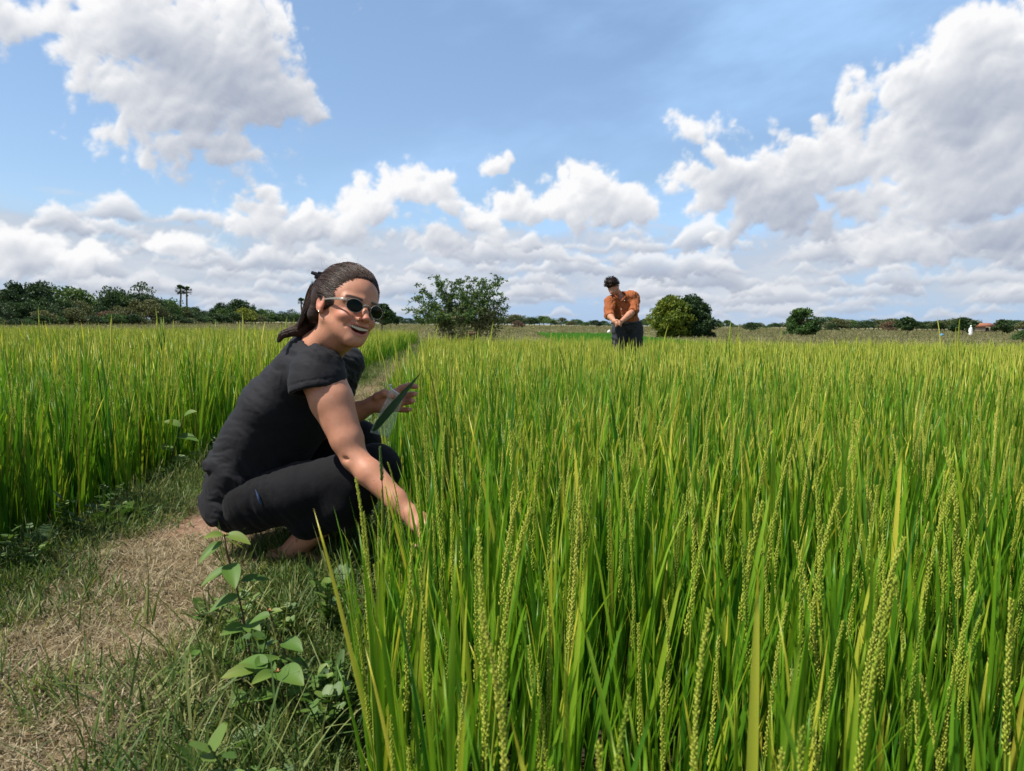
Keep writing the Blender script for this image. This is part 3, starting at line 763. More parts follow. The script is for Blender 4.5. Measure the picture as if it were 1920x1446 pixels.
blush = np.exp(-((ax_-.04)**2+(q[:, 2]+.035)**2)/.0005)*(q[:, 1] > .03)+np.exp(-(ax_**2+(q[:, 2]+.036)**2)/.00015)*(q[:, 1] > .085)
ear_m = ((ax_ > .07) & (q[:, 2] < .035) & (q[:, 2] > -.045) & (q[:, 1] < .01))*.8
set_attr(me, 'lips', lips); set_attr(me, 'inner', inner); set_attr(me, 'brow', brow); set_attr(me, 'blush', np.clip(blush+ear_m, 0, 1))
sm, t, o = new_mat('skin')
geo = t.N.new('ShaderNodeNewGeometry')
ns = t.noise(geo.outputs['Position'], 22, 5, .6); nf = t.noise(geo.outputs['Position'], 420, 2, .5)
c = t.ramp(ns.outputs[0], [(.3, (.41, .180, .105)), (.55, (.48, .222, .135)), (.75, (.54, .265, .17))])
c = t.mix(t.m('MULTIPLY', attr(t, 'blush'), .55), c, (.50, .16, .11))
mole = t.smooth(t.voro(geo.outputs['Position'], 26).outputs['Distance'], .035, .06, 1, 0)
c = t.mix(t.m('MULTIPLY', mole, .55), c, (.16, .07, .04))
c = t.mix(t.m('MULTIPLY', attr(t, 'lips'), .7), c, (.46, .15, .12)); c = t.mix(attr(t, 'brow'), c, (.05, .03, .02)); c = t.mix(attr(t, 'inner'), c, (.24, .06, .05))
b = bsdf(t, o, c, .52, .32, bump=t.m('ADD', nf.outputs[0], ns.outputs[0]), bump_s=.13, bump_d=.0025)
b.inputs['Subsurface Weight'].default_value = .12; b.inputs['Subsurface Radius'].default_value = (.012, .005, .003); b.inputs['Subsurface Scale'].default_value = .6
M_skin = sm
person = empty('person', (HIP[0], HIP[1], 0.0))
tag(person, 'smiling person in black t-shirt and sunglasses crouching on the path, reaching into the rice', 'person')
def child(name, me, mat):
    o = link(name, me, mat); o.parent = person; o.matrix_parent_inverse = Matrix.Translation(-person.location); return o
body = child('body', me, M_skin)
# ---- clothes
def cloth_mat(name, base, rough=.85, weave=900, sheen=.3):
    m, t, o = new_mat(name); geo = t.N.new('ShaderNodeNewGeometry')
    n1 = t.noise(geo.outputs['Position'], weave, 2, .5); n2 = t.noise(geo.outputs['Position'], 9, 4, .6); n3 = t.noise(geo.outputs['Position'], 45, 4, .6)
    c = t.mix(n2.outputs[0], tuple(x*.75 for x in base), tuple(x*1.3 for x in base))
    b = bsdf(t, o, c, rough, .16, bump=t.m('ADD', t.m('MULTIPLY', n1.outputs[0], .25), n3.outputs[0]), bump_s=.35, bump_d=.006)
    b.inputs['Sheen Weight'].default_value = .04; b.inputs['Sheen Roughness'].default_value = .5
    return m
M_shirt = cloth_mat('black_jersey', (.0105, .0105, .0130), .75)
M_trous = cloth_mat('black_trouser_cloth', (.0055, .0055, .007), .85)
armdir = (ER-SR)/np.linalg.norm(ER-SR)
HEMC = P_(596, 733, 1.93); hem_n = V3(P_(604, 800, 1.93)-P_(594, 733, 1.95)); hem_n /= np.linalg.norm(hem_n)
armL = (EL-SL)/np.linalg.norm(EL-SL)
def sq(a): a = np.array(a, float); a[1] = 2.14+(a[1]-2.14)*.70; return a
BACKN = None
def shirt_field(p):
    q = p.copy(); q[..., 1] = 2.14+(p[..., 1]-2.14)*.70
    d = chain(q, [sq(P_(452, 934, 2.14)), sq(P_(466, 876, 2.14)), sq(P_(489, 822, 2.14)), sq(P_(524, 764, 2.13)), sq(P_(562, 714, 2.12)), sq(P_(583, 657, 2.09))],
              [.104, .104, .101, .103, .088, .056], .02)
    d = smin(d, chain(q, [sq(P_(520, 850, 2.15)), sq(P_(556, 790, 2.15)), sq(P_(590, 730, 2.13))], [.085, .090, .075], .02), .03)   # front of the shirt, in the lap
    d = smin(d, cone(p, P_(575, 690, 2.06), P_(598, 700, 1.965), .075, .066), .03)      # yoke toward the near shoulder
    d = smin(d, cone(p, P_(585, 690, 2.12), P_(640, 692, 2.25), .070, .058), .03)
    sl = chain(p, [P_(597, 695, 1.950), P_(596, 715, 1.940), P_(597, 742, 1.925)], [.066, .072, .076], .02)
    sl = smaxd(sl, (p-HEMC)@hem_n, .004)
    sl2 = chain(p, [SL, SL+armL*.10], [.062, .066], .02)
    d = smin(d, sl, .014); d = smin(d, sl2, .02)
    # hollow sleeve mouth, neck opening, hem
    hole = cone(p, HEMC-hem_n*.022, HEMC+hem_n*.10, .058, .068)
    d = smaxd(d, -hole, .004)
    nk = chain(p, [P_(598, 668, 2.05), h2w((0, -.02, -.08))], [.050, .062], .01)
    d = smaxd(d, -nk, .006)
    hp = P_(384, 968, 2.14); hn = np.array([-.15, 0, -1.0]); hn /= np.linalg.norm(hn)
    e = (p-hp)@hn + .24*np.clip(p[..., 0]-hp[0]-.05, 0, .2)                               # hem rides up over the thigh
    d = smaxd(d, e, .006)
    return d
pts = [P_(372, 960, 2.14), P_(650, 730, 1.9), P_(560, 620, 2.1), P_(640, 700, 2.3)]
lo = np.min(pts, 0)-[.05, .12, .05]; hi = np.max(pts, 0)+[.09, .12, .06]; lo[1] = 1.80; hi[1] = 2.45
v, f = mesh_field(shirt_field, lo, hi, .0042); v = relax(v, f, 3, .45); n_ = vnormals(v, f)
# folds: drawn across the curved back, gathered at the waist, pulled under the arm
spx = (v-HIP)@((CHEST-HIP)/np.linalg.norm(CHEST-HIP)); lat = v[:, 1]
wz = .05*fbm(v[:, 0]*6, v[:, 2]*6+lat*5, 411, 3)
w1 = fbm((spx+wz)*11+lat*3, lat*4+v[:, 0]*5, 401, 4, .5, billow=True); w2 = fbm((spx+wz*2)*26+v[:, 0]*12, lat*8-v[:, 2]*9, 431, 3, .5, billow=True)
msk = sstep(fbm(v[:, 0]*5+3, v[:, 2]*5+lat*4, 421, 2), -.25, .35); w1 = w1*(.35+.8*msk); w2 = w2*(.3+.9*msk)
low_ = 1-sstep(spx, .02, .26)
dsp = (w1+.1)*(.013+.009*low_)+(w2)*(.0035+.006*low_)
insl = (v-HEMC)@hem_n
dsp *= (1-.6*sstep(insl, -.09, -.05)*(v[:, 1] < 2.03)*(np.linalg.norm(v-HEMC, axis=1) < .13))
hemband = np.abs(insl+.018) < .0022; dsp = np.where(hemband & (np.linalg.norm(v-HEMC, axis=1) < .1), dsp-.0016, dsp)
v = v+n_*dsp[:, None]
child('shirt', np_mesh('shirt', v, f), M_shirt)
def trouser_field(p):
    q = p.copy(); q[..., 1] = 2.14+(p[..., 1]-2.14)*.70
    d = chain(q, [sq(P_(452, 885, 2.14)), sq(P_(474, 935, 2.14)), sq(P_(466, 966, 2.14))], [.080, .086, .086], .02)
    for Hj, K, A_, s_ in ((HR, KR, AR, -1), (HL, KL, AL, 1)):
        d = smin(d, chain(p, [Hj+np.array([.02, s_*.01, -.01]), Hj+(K-Hj)*.45+np.array([0, 0, -.018]), K], [.082, .080, .066], .02), .02)
        kn = K; cuff = K+(A_-K)*.60
        d = smin(d, chain(p, [kn, K+(A_-K)*.3+np.array([-.01, 0, -.012]), cuff+np.array([-.035, 0, .012])], [.068, .070, .062], .03), .018)
    cutp = AR+np.array([0, 0, .018]); 
    d = smaxd(d, (cutp[2]+.040-p[..., 2])-.10*(p[..., 0]-cutp[0]), .008)
    return d
pts = [P_(380, 970, 2.14), P_(750, 870, 1.98), P_(700, 780, 2.3)]
lo = np.min(pts, 0)-[.06, .1, .12]; hi = np.max(pts, 0)+[.05, .12, .06]; lo[1] = 1.86; hi[1] = 2.42
v, f = mesh_field(trouser_field, lo, hi, .0045); v = relax(v, f, 3, .45); n_ = vnormals(v, f)
hipd = np.linalg.norm(v-P_(485, 935, 1.98), axis=1); kd = np.minimum(np.linalg.norm(v-KR, axis=1), np.linalg.norm(v-KL, axis=1))
along = (v-HR)@((KR-HR)/np.linalg.norm(KR-HR))
w1 = fbm(along*30+v[:, 2]*6, v[:, 2]*7+v[:, 1]*5, 461, 4, .5, billow=True); w2 = fbm(v[:, 0]*14+v[:, 2]*10, v[:, 1]*9, 471, 3)
v = v+n_*((w1+.1)*(.0012+.006*np.exp(-(hipd/.07)**2)+.002*np.exp(-(kd/.07)**2))+w2*.004)[:, None]
child('trousers', np_mesh('trousers', v, f), M_trous)
# pocket lining peeping out at the hip
pk, t, o = new_mat('blue_lining'); bsdf(t, o, (.035, .06, .12), .8, .2)
g = Geo(); pc = P_(485, 930, 1.925)
for i in range(1):
    P = [P_(479, 918, 1.955), P_(483, 928, 1.950), P_(487, 939, 1.948), P_(493, 950, 1.952)]
    V, F = tube(P, [.001, .0035, .0045, .001], 6); g.add(V, F, 0)
child('pocket_lining', g.mesh('pocket_lining'), pk)
# ---- hair: a smooth swept-back mass with strands laid over it
BK = [P_(610, 538, 2.07), P_(598, 562, 2.07), P_(587, 585, 2.06), P_(576, 606, 2.045), P_(562, 619, 2.03), P_(545, 622, 2.02), P_(529, 628, 2.01), P_(521, 641, 2.005)]
BR = np.array([.036, .033, .027, .021, .016, .012, .009, .0045])
CAPC = CR_C+np.array([0, -.006, .004])
HR_ = np.array([.0835, .106, .0925])
def hairline(q):
    x = np.abs(q[..., 0])
    return q[..., 1]-(.058+(q[..., 2]-.070)*.72)+.06*x*(q[..., 2] > .02)-.040*np.exp(-((q[..., 2]+.010)/.020)**2)*(x > .05)
def hair_field(p):
    q = w2h(p); hl = hairline(q)
    e_ = np.exp(np.minimum(hl, 0)/.024); d = e_*(ell(q, CR_C, CR_R)+.0002)+(1-e_)*ell(q, CAPC, HR_)
    d = smaxd(d, hl, .004)
    d = smin(d, chain(p, BK, list(BR*.93), .007), .016)
    d = smin(d, chain(p, [h2w((-.060, -.045, .02)), h2w((-.056, -.06, -.04)), P_(584, 606, 2.03)], [.024, .020, .010], .02), .02)
    return d
lo = hc-[.24, .15, .17]; hi = hc+[.13, .17, .15]
v, f = mesh_field(hair_field, lo, hi, .003); v = relax(v, f, 2, .4); n_ = vnormals(v, f)
q = w2h(v); CLIP = w2h(P_(606, 522, 2.06))
ang = np.arctan2(q[:, 0]-CLIP[0], q[:, 2]-CLIP[2]+.6*(q[:, 1]-CLIP[1])); rr = np.linalg.norm(q-CLIP, axis=1)
gr = fbm(ang*22, rr*9, 501, 4, .6); 
v = v+n_*(gr*.0016)[:, None]
M_hair, t, o = new_mat('brown_hair'); ti = attr(t, 'tint'); geo = t.N.new('ShaderNodeNewGeometry')
c = t.ramp(ti, [(0, (.010, .007, .006)), (.5, (.030, .017, .012)), (1, (.10, .052, .034))])
b = bsdf(t, o, c, .45, .22)
me = np_mesh('hair', v, f); set_attr(me, 'tint', np.clip(.48+gr*.8, 0, 1)); hair = child('hair', me, M_hair)
g = Geo()
def on_cap(d_, off):
    d_ = d_/np.linalg.norm(d_); r = HR_+off; return CAPC+d_/np.linalg.norm(d_/r)
def on_skull(du):
    o_ = (CAPC-CR_C)/CR_R; dv = du/CR_R; A_ = dv@dv; B_ = o_@dv; C_ = o_@o_-1; return CAPC+du*((-B_+math.sqrt(max(B_*B_-A_*C_, 0)))/A_)
r2 = np.random.default_rng(3)
def hl_start(a):
    """direction of a point on the hairline at angle a from the middle of the forehead"""
    x = math.sin(a)*.078; z = .090*math.cos(a*1.0)+.01 if abs(a) < 1.2 else .04-.05*(abs(a)-1.2)
    lo_, hi_ = -.06, .12
    for _ in range(24):
        y = (lo_+hi_)/2
        if hairline(np.array([x, y, z])) > 0: hi_ = y
        else: lo_ = y
    return np.array([x, lo_, z])-CAPC
for i in range(2600):
    a = r2.uniform(-1.9, 1.9); d0 = hl_start(a)+np.array([0, r2.normal(.002, .0075), r2.normal(-.001, .004)]); d0 /= np.linalg.norm(d0)
    d1 = (CLIP+np.array([0, 0, -.01])+r2.normal(0, .014, 3))-CAPC; d1 /= np.linalg.norm(d1)
    k0 = 0 if i % 3 else r2.uniform(0, .6)
    n = 10; s = np.linspace(k0, 1, n); om = math.acos(np.clip(d0@d1, -1, 1)); x = d0[0]
    sag = r2.normal(0, .07); hgt = r2.uniform(.0004, .0022); ph_ = r2.uniform(0, 6)
    P = []
    for k in s:
        dd = (math.sin((1-k)*om)*d0+math.sin(k*om)*d1)/math.sin(om); dd = dd+np.array([math.copysign(1, x)*.06, 0, -.10])*math.sin(k*math.pi)*abs(x)+sag*math.sin(k*math.pi)*np.array([1, 0, 0])
        pc_ = on_cap(dd, 0); hv = min(float(hairline(pc_)), 0); du = dd/np.linalg.norm(dd); ps = on_skull(du); e_ = math.exp(hv/.024)
        P.append(ps*e_+pc_*(1-e_)+du*(hgt*(1-.7*e_)-.0045*max(0, k-.85)/.15+.0007*math.sin(k*9+ph_)+(.004*math.sin(k*math.pi) if i % 31 == 0 else 0)))
    V, F = tube(h2w(P), [.00045]+[.0004+.0003*r2.random()]*(n-2)+[.0002], 3); g.add(V, F, np.clip(r2.normal(.5, .3), 0, 1))
for i in range(900):
    a = r2.uniform(0, 2*math.pi); n = 16; s = np.linspace(r2.uniform(0, .3), r2.uniform(.55, 1.0), n)*(len(BK)-1); P = []
    w_ = r2.normal(0, .3); rad = r2.uniform(.97, 1.16)
    for k in s:
        c_0 = np.array([np.interp(k, range(len(BK)), [b_[j] for b_ in BK]) for j in range(3)]); r_ = np.interp(k, range(len(BK)), BR)*rad
        aa = a+w_*k*.25; k1 = min(k+.3, len(BK)-1.); c_1 = np.array([np.interp(k1, range(len(BK)), [b_[j] for b_ in BK]) for j in range(3)])
        dr_ = c_1-np.array([np.interp(k1-.6, range(len(BK)), [b_[j] for b_ in BK]) for j in range(3)]); dr_ /= np.linalg.norm(dr_)
        s1 = np.cross(dr_, tc_); s1 /= np.linalg.norm(s1); P.append(c_0+(s1*math.cos(aa)+np.cross(s1, dr_)*math.sin(aa))*r_)
    V, F = tube(P, [.0003]+[.0006]*(n-2)+[.0002], 3); g.add(V, F, np.clip(r2.normal(.62, .3), 0, 1))
for i in range(650):   # from the temple and over the ear, falling back and down to the nape
    d0 = np.array([-.95, r2.uniform(-.75, .12), r2.uniform(-.25, .55)]); d0 /= np.linalg.norm(d0); A0 = h2w(on_cap(d0, .0012))
    ki = r2.uniform(2.2, 4.2); i0 = int(ki); C0 = BK[i0]*(1-ki+i0)+BK[i0+1]*(ki-i0); r_ = np.interp(ki, range(len(BK)), BR); an = r2.uniform(-1.3, 1.3)
    C0 = C0+(tc_*math.cos(an)+uvv*math.sin(an)*.5)*r_; B0 = (A0+C0)/2+tc_*r2.uniform(.004, .016)-rv*r2.uniform(0, .012)
    P = [A0*(1-k)**2+2*B0*k*(1-k)+C0*k*k for k in np.linspace(0, 1, 9)]
    V, F = tube(P, [.0002]+[.0005]*7+[.0002], 3); g.add(V, F, np.clip(r2.normal(.5, .3), 0, 1))
for i in range(60):   # flyaways at the temple, nape and crown
    b0 = on_cap(np.array([-.8+r2.normal(0, .2), .35+r2.normal(0, .35), .3+r2.normal(0, .4)]), .001) if i % 2 else on_cap(np.array([r2.normal(0, .5), r2.normal(-.2, .5), 1.]), .001)
    d_ = r2.normal(0, 1, 3); d_[1] -= .8; d_ /= np.linalg.norm(d_); L = r2.uniform(.015, .04)
    n0 = (b0-CR_C)/np.linalg.norm(b0-CR_C)
    P = [b0+d_*L*k+n0*.008*math.sin(k*2.6) for k in np.linspace(0, 1, 6)]
    V, F = tube(h2w(P), [.00014]*6, 3); g.add(V, F, .8)
st = link('strands', g.mesh('strands'), M_hair); st.parent = hair
# claw clip
M_clip, t, o = new_mat('black_plastic'); bsdf(t, o, (.012, .012, .013), .3, .5)
g = Geo(); c0 = P_(602, 520, 1.99)
for (a, b_, r) in ((P_(604, 522, 1.99), P_(584, 511, 1.99), .0055), (P_(604, 524, 1.995), P_(590, 520, 1.985), .005), (P_(607, 518, 1.985), P_(596, 511, 1.98), .004)):
    V, F = tube([a, (a+b_)/2+[0, 0, .003], b_], [r*.7, r, r*.8], 8); g.add(V, F, 0)
child('hair_clip', g.mesh('hair_clip'), M_clip)
# eyes, teeth, earring, sunglasses
def ico(c, r, n=2):
    import bmesh
    bm = bmesh.new(); bmesh.ops.create_icosphere(bm, subdivisions=n, radius=1); bm.verts.ensure_lookup_table()
    V = np.array([v_.co[:] for v_ in bm.verts])*np.asarray(r)+np.asarray(c); F = np.array([[v_.index for v_ in f_.verts] for f_ in bm.faces]); bm.free(); return V, F
M_teeth, t, o = new_mat('enamel'); bsdf(t, o, (.66, .60, .50), .3, .4)
g = Geo()
for i in range(-5, 6):
    x = i*.0050; wd = .0031 if abs(i) > 1 else .0035; y = mouth_y(x)-.0045; z = -.0712+7.5*x*x; hgt = .0074-.0006*abs(i)*.6
    V, F = ico((x, y, z), (wd*.86, .0030, hgt)); V[:, 2] = np.clip(V[:, 2], z-hgt*.62, z+hgt*.9); g.add(h2w(V), F, 0)
child('teeth', g.mesh('teeth'), M_teeth)
g = Geo(); V, F = ico((0, .064, -.086), (.017, .018, .006)); g.add(h2w(V), F, 0)
M_tng, t, o = new_mat('tongue'); bsdf(t, o, (.40, .12, .10), .4, .4); child('tongue', g.mesh('tongue'), M_tng)
M_gold, t, o = new_mat('earring_metal'); bsdf(t, o, (.85, .78, .6), .2, .5, Metallic=1.0)
g = Geo(); V, F = ico((-.0785, -.006, -.036), (.0032, .0032, .0032)); g.add(h2w(V), F, 0); child('earring', g.mesh('earring'), M_gold)
M_frame, t, o = new_mat('clear_acetate'); b = bsdf(t, o, (.46, .44, .38), .2, .4); b.inputs['Transmission Weight'].default_value = .6
M_lens, t, o = new_mat('dark_lens'); b = bsdf(t, o, (.004, .007, .004), .10, .10)
sung = Geo(); lens_parts = []
def rim(cx):
    n = 36; a = np.arange(n+1)/n*2*np.pi
    rx, rz = .0218, .0202
    x = np.cos(a)*rx*(1+.06*np.sin(a)); z = np.sin(a)*rz*np.where(np.sin(a) > 0, .93, 1.04)
    y = .0905-.0008-.18*(np.abs(cx+x)-.03)*np.sign(1)-1.2*(cx+x)**2
    return np.stack([cx+x, y, z-.003], -1)
for cx in (-.0335, .0335):
    R_ = rim(cx); V, F = tube(h2w(R_), .0011, 8); sung.add(V, F, 0)
    c0 = R_[:-1].mean(0); rings = [h2w(c0+(R_[:-1]-c0)*k+np.array([0, .0016*(1-k*k), 0])) for k in (.98, .66, .33)]
    V = np.concatenate(rings+[h2w([c0+[0, .0016, 0]])]); n = 36; F = []
    for r_ in range(2):
        for j in range(n): k = (j+1) % n; F += [[r_*n+j, r_*n+k, (r_+1)*n+k], [r_*n+j, (r_+1)*n+k, (r_+1)*n+j]]
    for j in range(n): F.append([2*n+j, 2*n+(j+1) % n, 3*n])
    gl_ = Geo(); gl_.add(V, np.array(F), 0); lens_parts.append(gl_)
V, F = tube(h2w([(-.0125, .0905, .003), (-.006, .0945, .007), (.006, .0945, .007), (.0125, .0905, .003)]), .0020, 8); sung.add(V, F, 0)
glasses = child('sunglasses', sung.mesh('sunglasses'), M_frame)
for s_ in (-1, 1):
    g = Geo()
    for zz in (-.0018, 0, .0018):
        V, F = tube(h2w([(s_*.0555, .0835, .008+zz), (s_*.066, .072, .008+zz), (s_*.0735, .035, .007+zz*.8), (s_*.0775, -.004, .004+zz*.5), (s_*.076, -.03, -.012+zz*.4)]), [.0017, .0018, .0015, .0013, .0010], 6); g.add(V, F, 0)
    o_ = link('temple', g.mesh('temple'), M_frame); o_.parent = glasses
for gl_ in lens_parts: o_ = link('lens', gl_.mesh('lens'), M_lens); o_.parent = glasses
# nails
M_nail, t, o = new_mat('nail'); bsdf(t, o, (.62, .36, .29), .25, .5)
for Hd in (LH, RH):
    for fg in Hd['fing']+[Hd['thumb']]:
        d_ = (fg[-1]-fg[-2]); d_ /= np.linalg.norm(d_); out_ = -tc_ if Hd is LH else tc_; out_ = out_-d_*(out_@d_); out_ /= np.linalg.norm(out_)+1e-9
        if Hd is LH and fg is Hd['thumb']: out_ = uvv-d_*(uvv@d_); out_ /= np.linalg.norm(out_)
        sd_ = np.cross(d_, out_); V, F = ico((0, 0, 0), (1, 1, 1)); V = fg[-1]+d_*.001+out_*.0062+(V[:, :1]*d_*.0055+V[:, 1:2]*sd_*.0048+V[:, 2:]*out_*.0014)
        g = Geo(); g.add(V, F, 0); child('fingernail', g.mesh('fingernail'), M_nail)
# sandals
M_sole, t, o = new_mat('sandal_rubber'); bsdf(t, o, (.03, .025, .022), .7, .3)
for A_ in (AR, AL):
    g = Geo(); n = 24; a = np.arange(n)/n*2*np.pi
    cx, cy = A_[0]+.055, A_[1]-.01
    xs = np.cos(a)*.125; ys = np.sin(a)*(.040+.012*np.cos(a))
    V = np.concatenate([np.stack([cx+xs, cy+ys, np.full(n, .002)], -1), np.stack([cx+xs, cy+ys, np.full(n, .016)], -1), [[cx, cy, .002], [cx, cy, .016]]]); F = []
    for j in range(n): k = (j+1) % n; F += [[j, k, n+k], [j, n+k, n+j], [k, j, 2*n], [n+j, n+k, 2*n+1]]
    g.add(V, np.array(F), 0); V, F = tube([(cx-.02, cy-.045, .01), (cx+.0, cy-.03, .055), (cx+.01, cy+.0, .068), (cx+.0, cy+.03, .055), (cx-.02, cy+.045, .01)], .006, 6); g.add(V, F, 0)
    child('sandal', g.mesh('sandal'), M_sole)
# ---- what the left hand holds: a clear sample bag with a cut leaf in it
bagm, t, o = new_mat('clear_film'); b = bsdf(t, o, (.80, .92, .84), .12, .5); b.inputs['Alpha'].default_value = .20
def bag_pt(px, py, dY=0): return P_(px, py, 2.035+dY)
crn = [bag_pt(693, 811, -.01), bag_pt(729, 821, .02), bag_pt(757, 745, .0), bag_pt(733, 728, -.02)]
n = 12; V = []
for i in range(n+1):
    for j in range(n+1):
        a, b_ = i/n, j/n; p_ = (crn[0]*(1-a)+crn[1]*a)*(1-b_)+(crn[3]*(1-a)+crn[2]*a)*b_
        V.append(p_+tc_*(.006*math.sin(a*3.1)*math.sin(b_*3.1)+.003*math.sin(a*9+b_*7)))
F = [[i*(n+1)+j, i*(n+1)+j+1, (i+1)*(n+1)+j+1, (i+1)*(n+1)+j] for i in range(n) for j in range(n)]
V = np.array(V); V2 = np.concatenate([V, V-tc_*.012]); g = Geo(); g.add(V2, tri(np.concatenate([np.array(F), np.array(F)[:, ::-1]+len(V)])), 0)
bag = link('plastic_bag', g.mesh('plastic_bag'), bagm); tag(bag, 'clear plastic sample bag held in the crouching person\'s far hand', 'bag')
zm, t, o = new_mat('bag_zip'); b = bsdf(t, o, (.75, .78, .85), .25, .5)
g = Geo(); V, F = tube([crn[3], (crn[3]+crn[2])/2+tc_*.004, crn[2]], .0014, 6); g.add(V, F, 0)
V, F = tube([crn[3], crn[3]+uvv*.008-rv*.004, crn[3]+uvv*.012+rv*.003], [.003, .004, .001], 6); g.add(V, F, 0)
o_ = link('zip_strip', g.mesh('zip_strip'), zm); o_.parent = bag
M_dleaf = leaf_mat('dark_cut_leaf', (.012, .045, .014), (.022, .075, .022), (.05, .12, .03), .15, .4, 0)
a, b_ = bag_pt(699, 808, -.012), bag_pt(791, 697, -.016); dd = b_-a; L = np.linalg.norm(dd); dd /= L; sdv = np.cross(dd, tc_); sdv /= np.linalg.norm(sdv)
V = []; F = []; n = 14
for i in range(n+1):
    s = i/n; wd = .0108*np.interp(s, [0, .06, .35, .6, .85, 1], [.35, .85, 1.0, .72, .25, .02]); c_0 = a+dd*L*s+tc_*.004*math.sin(s*3)
    V += [c_0-sdv*wd, c_0-tc_*.0025*(wd/.011), c_0+sdv*wd]
    if i < n: k = 3*i; F += [[k, k+1, k+4, k+3], [k+1, k+2, k+5, k+4]]
g = Geo(); g.add(np.array(V), tri(F), .4)
tag(link('cut_leaf', g.mesh('cut_leaf'), M_dleaf), 'long pointed dark green leaf slipped into the clear plastic bag', 'leaf')
# ------------------------------------------------------------------ the person standing in the rice, head bowed over a rice plant
MY = 10.4
def Q(px, py, dY=0): return P_(px, py, MY+dY)
def man_body(p):
    d = ell(p, Q(1150, 538, -.04), (.078, .092, .095))                       # head bowed
    d = smin(d, ell(p, Q(1150, 547, -.08), (.050, .055, .050)), .03)         # face turned down
    d = smin(d, ell(p, Q(1144, 549, -.13), (.014, .018, .012)), .01)        # nose
    d = smin(d, ell(p, Q(1154.5, 540, -.12), (.010, .018, .028)), .008)      # ear
    d = smin(d, cone(p, Q(1153, 545, .0), Q(1167, 562, .05), .058, .066), .03)
    d = smin(d, chain(p, [Q(1168, 568, .05), Q(1174, 598, .08), Q(1177, 608, .08)], [.12, .11, .09], .03), .03)
    for S, E_, Wr, s_ in ((Q(1143, 566, -.06), Q(1142, 590, -.16), Q(1152, 603, -.40), -1), (Q(1189, 562, .02), Q(1188, 583, -.12), Q(1164, 604, -.38), 1)):
        d = smin(d, chain(p, [S, E_, E_+(Wr-E_)*.35, Wr], [.058, .045, .046, .029], .02), .03)
        pm = Wr+np.array([-s_*.035, -.03, -.02]); d = smin(d, chain(p, [Wr, pm], [.030, .034], .01), .015)
        for k in range(4):
            b0 = pm+np.array([-s_*.01, -.02, .022-.016*k]); d = smin(d, chain(p, [b0, b0+np.array([-s_*.018, -.035, -.008]), b0+np.array([-s_*.040, -.030, -.022])], [.011, .010, .009], .005), .006)
        d = smin(d, chain(p, [Wr+np.array([0, -.02, .012]), Wr+np.array([-s_*.03, -.06, .02]), Wr+np.array([-s_*.055, -.07, .008])], [.014, .012, .010], .005), .008)
    for hx, kx, ax in ((1164, 1162, 1161), (1189, 1191, 1192)):
        d = smin(d, chain(p, [Q(hx, 617, .08), Q(kx, 668, .05), V3((Q(ax, 700)[0], MY+.10, PADDY+.04)), V3((Q(ax, 700)[0], MY-.06, PADDY+.02))], [.10, .062, .045, .035], .03), .03)
    return d
lo = Q(1118, 640, -.62); lo[2] = PADDY-.02; lo[1] = MY-.66; hi = Q(1220, 505); hi[1] = MY+.38
v, f = mesh_field(man_body, lo, hi, .013); v = relax(v, f, 1, .4)
man = empty('person', (Q(1172, 600)[0], MY, PADDY)); tag(man, 'person in a rust orange shirt standing deep in the rice with bowed head', 'person')
def mchild(name, me, mat, par=None):
    o = link(name, me, mat); o.parent = man; o.matrix_parent_inverse = Matrix.Translation(-man.location); return o
me = np_mesh('body', v, f)
for a_ in ('lips', 'inner', 'brow', 'blush'): set_attr(me, a_, np.zeros(len(v)))
mchild('body', me, M_skin)
def man_shirt(p):
    q = p.copy(); q[..., 1] = MY+.05+(p[..., 1]-MY-.05)*1.25
    def s(a): a = V3(a); a[1] = MY+.05+(a[1]-MY-.05)*1.25; return a
    d = chain(q, [s(Q(1166, 563, .04)), s(Q(1168, 572, .04)), s(Q(1171, 588, .04)), s(Q(1176, 608, .07)), s(Q(1178, 620, .08))], [.105, .170, .175, .178, .185], .03)
    d = smin(d, cone(p, Q(1150, 562, -.04), Q(1185, 558, .03), .088, .098), .05)
    for S, E_, Wr in ((Q(1144, 566, -.06), Q(1142, 590, -.16), Q(1152, 603, -.40)), (Q(1189, 563, .02), Q(1188.5, 583, -.12), Q(1164, 604, -.38))):
        cut = E_ if S[0] > Q(1165, 560)[0] else E_+(Wr-E_)*.10; n = (Wr-E_)/np.linalg.norm(Wr-E_)*.75+(E_-S)/np.linalg.norm(E_-S)*.45; n /= np.linalg.norm(n)
        sl = chain(p, [S, S+(E_-S)*.6, E_, E_+(Wr-E_)*.3], [.082, .072, .066, .062], .02)
        sl = smaxd(sl, (p-cut)@n-.045, .01); d = smin(d, sl, .02)
    d = smaxd(d, -cone(p, Q(1150, 548, -.06), Q(1164, 556, -.05), .075, .075), .012)
    # open placket: a V under the chin
    a = Q(1160, 560, -.2); b = Q(1164, 574, -.2)
    d = smaxd(d, -cone(p, a, b, .050, .008), .01)
    hem = Q(1178, 606); d = smaxd(d, hem[2]-.035*np.sin(p[..., 0]*16)-p[..., 2]+.02, .012)
    return d
lo = Q(1120, 622); lo[1] = MY-.42; hi = Q(1218, 540); hi[1] = MY+.34
v, f = mesh_field(man_shirt, lo, hi, .0095); v = relax(v, f, 2, .4); n_ = vnormals(v, f)
w1 = fbm(v[:, 0]*9+v[:, 2]*3, v[:, 2]*6-v[:, 1]*5, 801, 4, .55, billow=True); w2 = fbm(v[:, 0]*22, v[:, 2]*9+v[:, 1]*8, 811, 3)
v = v+n_*(w1*.016+w2*.008)[:, None]
M_rust, t, o = new_mat('rust_cotton'); geo = t.N.new('ShaderNodeNewGeometry'); n2 = t.noise(geo.outputs['Position'], 7, 5, .6)
